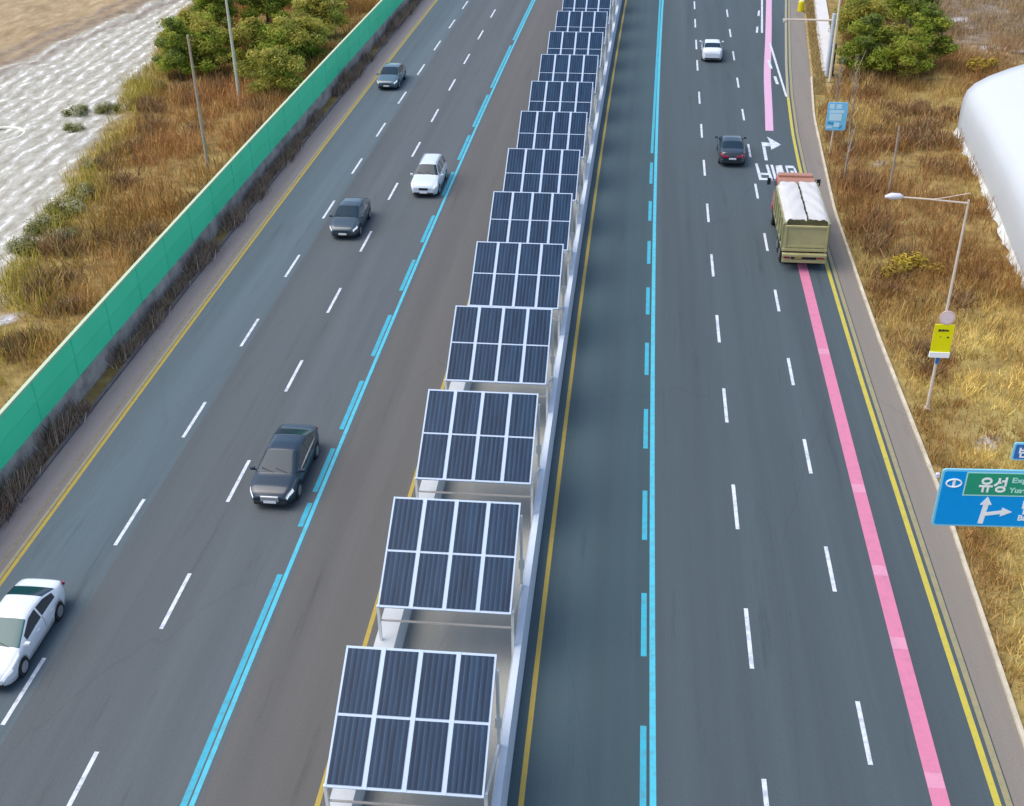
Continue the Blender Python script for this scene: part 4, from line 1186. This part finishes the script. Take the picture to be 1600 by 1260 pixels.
def blades(name, x, y, z, h, w, tone, lean=.35, mat=None, parent=None, top_w=.35):
    n = len(x); base = np.stack([x, y, z], 1)
    ang = RNG.uniform(0, 2 * PI, n); d = np.stack([np.cos(ang), np.sin(ang), np.zeros(n)], 1)
    la = RNG.uniform(0, 2 * PI, n); lm = RNG.random(n) ** .7 * lean
    tip = base + np.stack([np.cos(la) * lm * h, np.sin(la) * lm * h, h * np.sqrt(np.clip(1 - lm ** 2, .05, 1))], 1)
    V = np.empty((n, 4, 3)); ww = (w / 2).reshape(-1, 1)
    V[:, 0] = base - d * ww; V[:, 1] = base + d * ww; V[:, 2] = tip + d * ww * top_w; V[:, 3] = tip - d * ww * top_w
    return raw_quads(name, V, tone, mat, parent)


GREENS = np.array([(.15, .20, .025), (.22, .28, .03), (.30, .34, .045), (.36, .37, .06), (.19, .23, .055)])
OLIVE = np.array([(.30, .27, .045), (.36, .33, .06), (.42, .38, .085), (.25, .26, .045)])


def make_tree(name, hgt, rad, pal, n=2600, base=.12, seed=0, leaf=.15, conif=.55):
    rs_ = np.random.default_rng(seed); root = empty(name, (0, 0, 0))
    m = MB(); m.tube([(0, 0, -.15), (.05, .03, hgt * .4), (0, 0, hgt * .9)], [.16, .11, .03], 8)
    limbs = []
    for i in range(14):
        a = i * 2.4 + rs_.random(); zz = hgt * (.15 + .7 * i / 14); ln = rad * (1 - conif * i / 14) * rs_.uniform(.7, 1.0)
        e_ = (math.cos(a) * ln, math.sin(a) * ln, zz + ln * .28); limbs.append(((0, 0, zz), e_)); m.tube([(0, 0, zz), (e_[0] * .5, e_[1] * .5, zz + ln * .2), e_], [.05, .035, .012], 5)
    m.build('trunk', M['bark'], root)
    # clumps on the limbs
    cl = []
    for (b_, e_) in limbs:
        for f in (.45, .75, 1.0):
            cl.append([b_[k_] + (e_[k_] - b_[k_]) * f + rs_.normal() * .22 for k_ in range(3)] + [rs_.uniform(.34, .78) * rad / 2.3])
    for i in range(8): cl.append([rs_.normal() * .25, rs_.normal() * .25, hgt * rs_.uniform(.7, 1.02), rs_.uniform(.3, .5) * rad / 2.3])
    cl = np.array(cl); ci = rs_.integers(0, len(cl), n)
    v = rs_.normal(size=(n, 3)); v /= np.linalg.norm(v, axis=1)[:, None]; r = rs_.random(n) ** .4
    P = cl[ci, :3] + v * (r * cl[ci, 3])[:, None] * np.array([1.15, 1.15, .75])
    P[:, 2] = np.maximum(P[:, 2], hgt * base * rs_.uniform(.5, 1.2, n))
    ct = pal[rs_.integers(0, len(pal), len(cl))]; tone = ct[ci] * rs_.uniform(.8, 1.6, (n, 1))
    Nn = v + rs_.normal(size=(n, 3)) * .7 + np.array([0, 0, .5]); Nn /= np.linalg.norm(Nn, axis=1)[:, None]
    leaf_mesh('crown', P, Nn, rs_.uniform(.7, 1.4, n) * leaf, tone, 1.5, M['leaf'], root)
    return root


def scatter(o, spots, proto_label_fn, cat, group=None):
    pass


tA = make_tree('evergreen_tree', 5.6, 2.5, GREENS, 9000, seed=1, leaf=.105)
tB = make_tree('evergreen_tree', 4.6, 2.9, np.concatenate([GREENS[1:4], OLIVE[:2]]), 9000, seed=2, conif=.4, leaf=.105)
tC = make_tree('olive_tree', 4.0, 2.6, OLIVE, 7500, seed=3, conif=.35, leaf=.10)
protos = {'A': tA, 'B': tB, 'C': tC}; used = set()


def place_tree(kind, u, v, sc, rz, label, cat='tree', group=None):
    if kind in used: o = copy_tree(protos[kind])
    else: o = protos[kind]; used.add(kind)
    p = at(u, v); sc *= 1.18; o.location = p; o.rotation_euler = (0, 0, rz); o.scale = (sc, sc, sc * .92)
    tag(o, label, cat, group)
    return o


GL = 'evergreen trees on the left bank'
place_tree('A', 285, 128, .86, .3, 'dark green tree with ragged edge, leftmost, at the border of the frosty field', group=GL)
place_tree('B', 330, 120, .9, 1.9, 'green tree left of the pale pole, right beside the leftmost tree', group=GL)
place_tree('A', 345, 55, .95, 2.9, 'green tree at the frosty field edge, nearest the top left of the grove', group=GL)
place_tree('B', 405, 118, .95, 4.1, 'dense green tree just right of the pale pole', group=GL)
place_tree('C', 455, 105, 1.0, 0.4, 'olive tree between the pale pole and the noise barrier', group=GL)
place_tree('C', 500, 62, 1.0, 2.2, 'yellowish olive tree close to the noise barrier near the top', group=GL)
place_tree('A', 420, 45, 1.0, 5.1, 'green tree in the middle of the grove at the top edge', group=GL)
place_tree('C', 470, 12, .95, 3.3, 'olive tree at the top edge between grove and noise barrier', group=GL)
place_tree('B', 385, 5, 1.0, .9, 'green tree at the top edge right of the pale pole tip', group=GL)
place_tree('B', 300, 95, .85, 5.5, 'green tree between the leftmost tree and the field edge tree', group=GL)
place_tree('C', 430, 150, .9, 1.2, 'low olive tree at the front of the grove, right of the pale pole foot', group=GL)
place_tree('C', 520, 20, .9, 4.6, 'olive tree pressed against the noise barrier at the top edge', group=GL)
place_tree('A', 325, 12, 1.0, 1.5, 'green tree at the top edge left of the pale pole tip', group=GL)
place_tree('C', 480, 95, .85, 5.6, 'olive tree nearest the noise barrier, above its dark gap', group=GL)
GR = 'evergreen trees on the right verge'
place_tree('A', 1352, 122, .86, 1.1, 'green tree nearest the cream lamp pole on the right verge', group=GR)
place_tree('B', 1398, 124, .86, 2.6, 'bushy green tree in the middle of the right grove', group=GR)
place_tree('A', 1440, 108, .86, 4.0, 'green tree at the right end of the grove beside the pale rubble', group=GR)
place_tree('C', 1340, 66, .95, 5.2, 'yellow olive tree behind the cream lamp pole', group=GR)
place_tree('A', 1422, 50, 1.0, .2, 'bright green tree at the top edge of the right grove', group=GR)
place_tree('B', 1385, 30, 1.0, 3.7, 'green tree at the top edge, between olive and bright green tree', group=GR)


def make_shrub(name, hgt, rad, pal, n, seed, leaf=.1, twigs=True, mat='leaf', barkm='bark'):
    rs_ = np.random.default_rng(seed); root = empty(name, (0, 0, 0))
    m = MB()
    for i in range(9):
        a = rs_.random() * 6.3; r_ = rad * rs_.uniform(.2, .8)
        m.tube([(0, 0, -.05), (math.cos(a) * r_ * .5, math.sin(a) * r_ * .5, hgt * .5), (math.cos(a) * r_, math.sin(a) * r_, hgt * rs_.uniform(.7, 1))], [.03, .02, .008], 4)
    m.build('stems', M[barkm], root)
    cl = rs_.normal(size=(12, 3)) * np.array([rad * .42, rad * .42, hgt * .22]) + np.array([0, 0, hgt * .5]); ci = rs_.integers(0, 12, n)
    v = rs_.normal(size=(n, 3)); v /= np.linalg.norm(v, axis=1)[:, None]
    P = cl[ci] + v * (rs_.random((n, 1)) ** .5) * rad * .45; P[:, 2] = np.abs(P[:, 2])
    ct = pal[rs_.integers(0, len(pal), 12)]; tone = ct[ci] * rs_.uniform(.6, 1.5, (n, 1))
    Nn = v + np.array([0, 0, .5]); Nn /= np.linalg.norm(Nn, axis=1)[:, None]
    leaf_mesh('foliage', P, Nn, rs_.uniform(.7, 1.4, n) * leaf, tone, 1.6, M[mat], root)
    return root


YG = np.array([(.13, .14, .03), (.20, .20, .05), (.30, .30, .12), (.09, .10, .02), (.45, .45, .28)])
shA = make_shrub('green_shrub', .62, 1.35, YG, 1500, 11, leaf=.07)
sh = []
LS = [(122, 178, .9, 'green shrub standing alone on the frosty field, topmost of the field shrubs'), (112, 205, .75, 'green and white shrub just below the lone field shrub'),
      (165, 175, .8, 'pale green shrub at the field edge, farthest up the left bank'), (250, 140, .7, 'cream green shrub at the field edge below the leftmost tree'),
      (150, 262, .7, 'small cream shrub at the field edge beside the brown pole bank'), (128, 305, .9, 'green shrub on the field edge halfway down the left bank'),
      (95, 335, 1.1, 'wide green shrub at the field edge, left side of the photo'), (65, 362, 1.0, 'yellow green shrub next below the wide green shrub'), (42, 392, .9, 'speckled pale shrub lowest along the field edge'),
      (105, 372, .8, 'olive shrub between the field edge and the noise barrier')]
for i, (u, v, sc, lab) in enumerate(LS):
    o = shA if i == 0 else copy_tree(shA)
    o.location = at(u, v); o.scale = (sc, sc, sc); o.rotation_euler = (0, 0, i * 1.3); tag(o, lab, 'shrub', 'shrubs along the frosty field')

BR = np.array([(.26, .19, .14), (.18, .14, .12), (.34, .23, .16), (.24, .16, .12), (.40, .33, .26)])


def make_weeds(seed):
    rs_ = np.random.default_rng(seed); root = empty('dead_shrub', (0, 0, 0)); n = 330
    m = MB()
    for i in range(7):
        a = rs_.random() * 6.3; m.tube([(0, 0, -.05), (math.cos(a) * .25, math.sin(a) * .3, .4), (math.cos(a) * .45, math.sin(a) * .6, .75)], [.022, .014, .005], 4)
    m.build('stems', M['bark'], root)
    x = rs_.normal(size=n) * .26; y = rs_.normal(size=n) * .5
    tone = BR[rs_.integers(0, len(BR), n)] * rs_.uniform(.6, 1.6, (n, 1))
    blades('foliage', x, y, np.zeros(n), rs_.uniform(.25, .85, n), rs_.uniform(.02, .06, n), tone, .75, M['brush'], root)
    return root


dsh = [make_weeds(21 + i) for i in range(3)]
i = 0; s = 19.0
used_d = set()
while s < 168 and i < 120:
    if fbm(np.array([s * .13]), np.array([5.0]))[0] > .36:
        k_ = i % 3
        o = dsh[k_] if k_ not in used_d else copy_tree(dsh[k_]); used_d.add(k_)
        sc = random.uniform(.55, 1.25)
        o.location = R(s, -25.05 + random.uniform(-.18, .15)); o.scale = (sc * .8, sc, sc * random.uniform(.8, 1.5)); o.rotation_euler = (0, 0, head(s))
        tag(o, 'withered brown shrub in the strip at the foot of the noise barrier', 'shrub', 'withered shrubs along the noise barrier')
        i += 1
    s += random.uniform(.75, 1.6)

RUST = np.array([(.34, .18, .085), (.27, .15, .07), (.40, .24, .11), (.24, .16, .08), (.32, .24, .11)])
BR_KEEP = BR; BR = RUST
rb_ = [make_weeds(61 + i) for i in range(3)]
BR = BR_KEEP
RSP = []
for i in range(1200):
    left = i % 2 == 0
    s = random.uniform(38, 118) if left else random.uniform(50, 112)
    o = random.uniform(-43, -27.3) if left else random.uniform(14.6, 30)
    if left and o < np.interp(s, FIELD_S, FIELD_O) + 1.5: continue
    if not left and (o > np.interp(s, [40, 61.6, 79, 88.85], [19.6, 21, 22.4, 22.9]) and s < 91 or (s > 93 and o < 18.5)): continue
    if fbm(np.array([s * .16 + 3]), np.array([o * .22]))[0] < .5: continue
    if any((s - a) ** 2 + (o - b) ** 2 < 1.7 for a, b in RSP): continue
    RSP.append((s, o))
for i, (s, o) in enumerate(RSP[:110]):
    b_ = rb_[i] if i < 3 else copy_tree(rb_[i % 3])
    sc = random.uniform(.9, 1.7); b_.location = R(s, o, -.02); b_.scale = (sc * 1.2, sc, sc * random.uniform(.7, 1.05)); b_.rotation_euler = (0, 0, random.uniform(0, 6.3))
    if o < 0: tag(b_, 'rust brown scrub bush in the dry grass left of the noise barrier', 'bush', 'scrub bushes on the left bank')
    else: tag(b_, 'rust brown scrub bush on the verge between right gutter and white hall', 'bush', 'scrub bushes on the right verge')
GOLD = np.array([(.40, .29, .035), (.48, .36, .06), (.30, .21, .035)])
gs = make_shrub('golden_shrub', 1.2, 1.2, GOLD, 900, 31, leaf=.1, mat='brush')
for i, (u, v, sc, lab) in enumerate([(1405, 425, .9, 'golden shrub in the brown verge left of the street lamp'), (1435, 420, .8, 'golden shrub nearest the street lamp pole, below the lamp arm'),
                                     (1525, 112, 1.1, 'golden shrub behind the far end of the white hall'), (1545, 105, .8, 'golden shrub touching the rim of the white hall roof')]):
    o = gs if i == 0 else copy_tree(gs)
    o.location = at(u, v); o.scale = (sc, sc, sc * .8); o.rotation_euler = (0, 0, i * 1.7); tag(o, lab, 'shrub', 'golden shrubs on the right verge')


def make_sapling(seed, hgt):
    rs_ = random.Random(seed); root = empty('bare_sapling', (0, 0, 0)); m = MB()
    m.tube([(0, 0, -.1), (rs_.uniform(-.1, .1), rs_.uniform(-.1, .1), hgt * .5), (rs_.uniform(-.2, .2), rs_.uniform(-.2, .2), hgt)], [.022, .015, .004], 5)
    m.build('trunk', M['bark_pale'], root)
    b_ = MB()
    for i in range(16):
        z = hgt * rs_.uniform(.15, .9); a = rs_.uniform(0, 6.3); l = rs_.uniform(.12, .26) * (1.2 - z / hgt)
        p1 = (math.cos(a) * l * .5, math.sin(a) * l * .5, z + l * .55); p2 = (math.cos(a) * l * .8, math.sin(a) * l * .8, z + l * 1.3)
        b_.tube([(0, 0, z), p1, p2], [.008, .005, .002], 4)
    b_.build('branches', M['bark_pale'], root)
    return root


sps = [(1318, 283, 4.0, 'bare sapling behind the blue roadside sign, lowest of the saplings'), (1308, 168, 3.4, 'bare sapling above the blue roadside sign'), (1326, 205, 4.0, 'bare sapling right of the blue roadside sign'),
       (1330, 150, 3.6, 'bare sapling below the right grove'), (1311, 140, 2.8, 'short bare sapling next to the dark cabinet'), (527, 62, 5.0, 'tall bare sapling close behind the noise barrier near the top')]
p0 = make_sapling(5, 1.0)
for i, (u, v, h, lab) in enumerate(sps):
    o = p0 if i == 0 else copy_tree(p0)
    o.location = at(u, v); o.scale = (h * .62, h * .62, h) if False else (h, h, h); o.rotation_euler = (0, 0, i * 1.9); tag(o, lab, 'sapling', 'bare saplings')


# rubble and left-over snow heaps: one heap per patch
def tz(x, y): return 0.05


# dry undergrowth
def brush_field(name, n, box, keep, dens_scale, hmin, hmax, wmin, wmax, label, seed):
    x = RNG.uniform(box[0], box[1], n); y = RNG.uniform(box[2], box[3], n)
    s, o, snow, tan, gold, pat, greyr, ledge = regions(x, y)
    k_ = keep(s, o, snow, tan, gold, pat, greyr, ledge, x, y)
    clump = fbm(x * dens_scale, y * dens_scale, 4)
    k_ &= RNG.random(n) < np.clip((clump - .30) * 4.2, .08, 1) * (1 - pat)
    x, y, s, o, gold, clump, greyr = x[k_], y[k_], s[k_], o[k_], gold[k_], clump[k_], greyr[k_]
    off = bank(s, o)
    z = -.08 + off * ((fbm(x * .18, y * .18) - .42) * .8)
    return x, y, z, s, o, gold, clump, greyr


WARM = (1.52, 1.36, .96)


def tone_mix(x, y, gold, seed, greyr):
    n = len(x); s, o = so_np(x, y); a = fbm(x * .12 + seed, y * .12)[:, None]; b = fbm(x * .33 + 7 + seed, y * .33)[:, None]
    brown = np.array([.125, .073, .034]); red = np.array([.165, .092, .050]); tanb = np.array([.24, .18, .095]); olive = np.array([.115, .095, .030]); gld = np.array([.38, .33, .165]); grey = np.array([.20, .165, .125])
    fe_ = np.exp(-((o - np.interp(s, FIELD_S, FIELD_O)) / 2.6) ** 2)[:, None] * (o < 0)[:, None]
    rust = np.where(o > 0, (s > 60) * .6, .3)[:, None]
    c = brown + (red - brown) * np.clip(sstep(.36, .56, a) + rust * .4, 0, 1); c = c + (olive - c) * sstep(.52, .68, b) * (.6 - rust * .6); c = c + (tanb - c) * sstep(.50, .34, b) * (.55 - rust * .5)
    c = c + (np.array([.17, .165, .045]) - c) * np.clip(fe_ * 1.2, 0, .85)
    c = c + (gld - c) * (gold[:, None] * sstep(.3, .6, fbm(x * .5, y * .5)[:, None]) * .9)
    c = c + (grey - c) * greyr[:, None] * .8
    return c * RNG.uniform(.8, 2.0, (n, 1)) * np.array(WARM) * np.where(o < 0, 1.38, 1.0)[:, None]


x, y, z, s, o, gold, cl, gy = brush_field('u', 210000, (-62, -24, 30, 150), lambda s, o, snow, tan, g, p, gr_, le, x, y: (o < -26.35) & (snow + tan < .30 + .6 * fbm(x * .8, y * .8)) & (s < 150), .45, 0, 0, 0, 0, '', 1)
h = RNG.uniform(.3, 1.15, len(x)) * (.3 + cl * 1.5); w = RNG.uniform(.025, .07, len(x))
tag(blades('undergrowth', x, y, z, h, w, tone_mix(x, y, gold, 0, gy), .6, M['brush']), 'brown dry undergrowth covering the bank behind the noise barrier', 'undergrowth', kind='stuff')
x, y, z, s, o, gold, cl, gy = brush_field('u', 260000, (11, 52, 22, 150), lambda s, o, snow, tan, g, p, gr_, le, x, y: (o > np.interp(s, [0, 27, 40, 55, 72, 92, 97, 104, 133, 200], [13.5, 13.5, 13.7, 13.4, 13.3, 14.05, 15.2, 17.4, 20.5, 27])) & ~((o > np.interp(s, [40, 61.6, 79, 88.85], [20.6, 22, 23.4, 23.9])) & (s < 89)) & (s < 150), .45, 0, 0, 0, 0, '', 2)
h = RNG.uniform(.2, .85, len(x)) * (.3 + cl * 1.4) * np.interp(s, [50, 66], [.75, 1.25]); w = RNG.uniform(.022, .06, len(x))
tag(blades('undergrowth', x, y, z, h, w, tone_mix(x, y, gold, 40, gy), .7, M['brush']), 'dry reddish brown and golden grass covering the right verge', 'undergrowth', kind='stuff')
x, y, z, s, o, gold, cl, gy = brush_field('u', 90000, (11, 30, 22, 64), lambda s, o, snow, tan, g, p, gr_, le, x, y: (o > 13.75), 1.1, 0, 0, 0, 0, '', 3)
gold = np.clip(gold + .12, 0, 1); h = RNG.uniform(.12, .5, len(x)) * (.4 + cl * 1.3); w = RNG.uniform(.02, .05, len(x))
tag(blades('dry_grass', x, y, z, h, w, tone_mix(x, y, gold, 90, gy) * np.array([1.15, 1.15, 1.0]), .8, M['brush']), 'short matted golden grass on the nearer right verge', 'grass', kind='stuff')
# straw strip beside the slip road
n_ = 9000
s_ = RNG.uniform(98, 150, n_); f_ = RNG.random(n_)
oo = np.array([gr(a) + .25 + f * 1.0 for a, f in zip(s_, f_)]); pp = np.array([R(a, b, -.03) for a, b in zip(s_, oo)])
tag(blades('dry_grass', pp[:, 0], pp[:, 1], pp[:, 2] + 0, RNG.uniform(.15, .4, n_), RNG.uniform(.02, .05, n_), np.array([.42, .31, .13]) * RNG.uniform(.6, 1.3, (n_, 1)), .7, M['brush']), 'straw coloured grass strip between slip road gutter and pale path', 'grass', kind='stuff')

# ------------------------------------------------------------------ light, sky, camera
SUN_EL, SUN_AZ = math.radians(60), math.radians(262)     # azimuth clockwise from +y
w = bpy.data.worlds.new('World'); SC.world = w; w.use_nodes = True
n = w.node_tree; bg = n.nodes['Background']; sky = n.nodes.new('ShaderNodeTexSky'); sky.sky_type = 'NISHITA'; sky.sun_disc = False
sky.sun_elevation = SUN_EL; sky.sun_rotation = SUN_AZ; sky.air_density = 1.0; sky.dust_density = 2.5; sky.ozone_density = 1.0
n.links.new(sky.outputs['Color'], bg.inputs['Color']); bg.inputs['Strength'].default_value = .15
sd = bpy.data.lights.new('sun', 'SUN'); sd.energy = 1.25; sd.angle = math.radians(55); sd.color = (1.0, .95, .88)
so_ = bpy.data.objects.new('sun', sd); COL.objects.link(so_)
dv = Vector((math.sin(SUN_AZ) * math.cos(SUN_EL), math.cos(SUN_AZ) * math.cos(SUN_EL), math.sin(SUN_EL)))
so_.rotation_euler = dv.to_track_quat('Z', 'Y').to_euler(); so_.location = (-40, 0, 60)

cd = bpy.data.cameras.new('camera'); cam = bpy.data.objects.new('camera', cd); COL.objects.link(cam)
cd.sensor_fit = 'HORIZONTAL'; cd.sensor_width = 36; cd.lens = 36 * FOC / 1600; cd.clip_start = .5; cd.clip_end = 6000
mw = Matrix((RT, UP, -FW)).transposed().to_4x4(); mw.translation = Vector((0, 0, CAM_H)); cam.matrix_world = mw
SC.camera = cam
SC.view_settings.view_transform = 'Standard'; SC.view_settings.look = 'None'; SC.view_settings.gamma = 1; SC.view_settings.exposure = 0.7
SC.view_settings.use_curve_mapping = False
SC.cycles.use_denoising = True
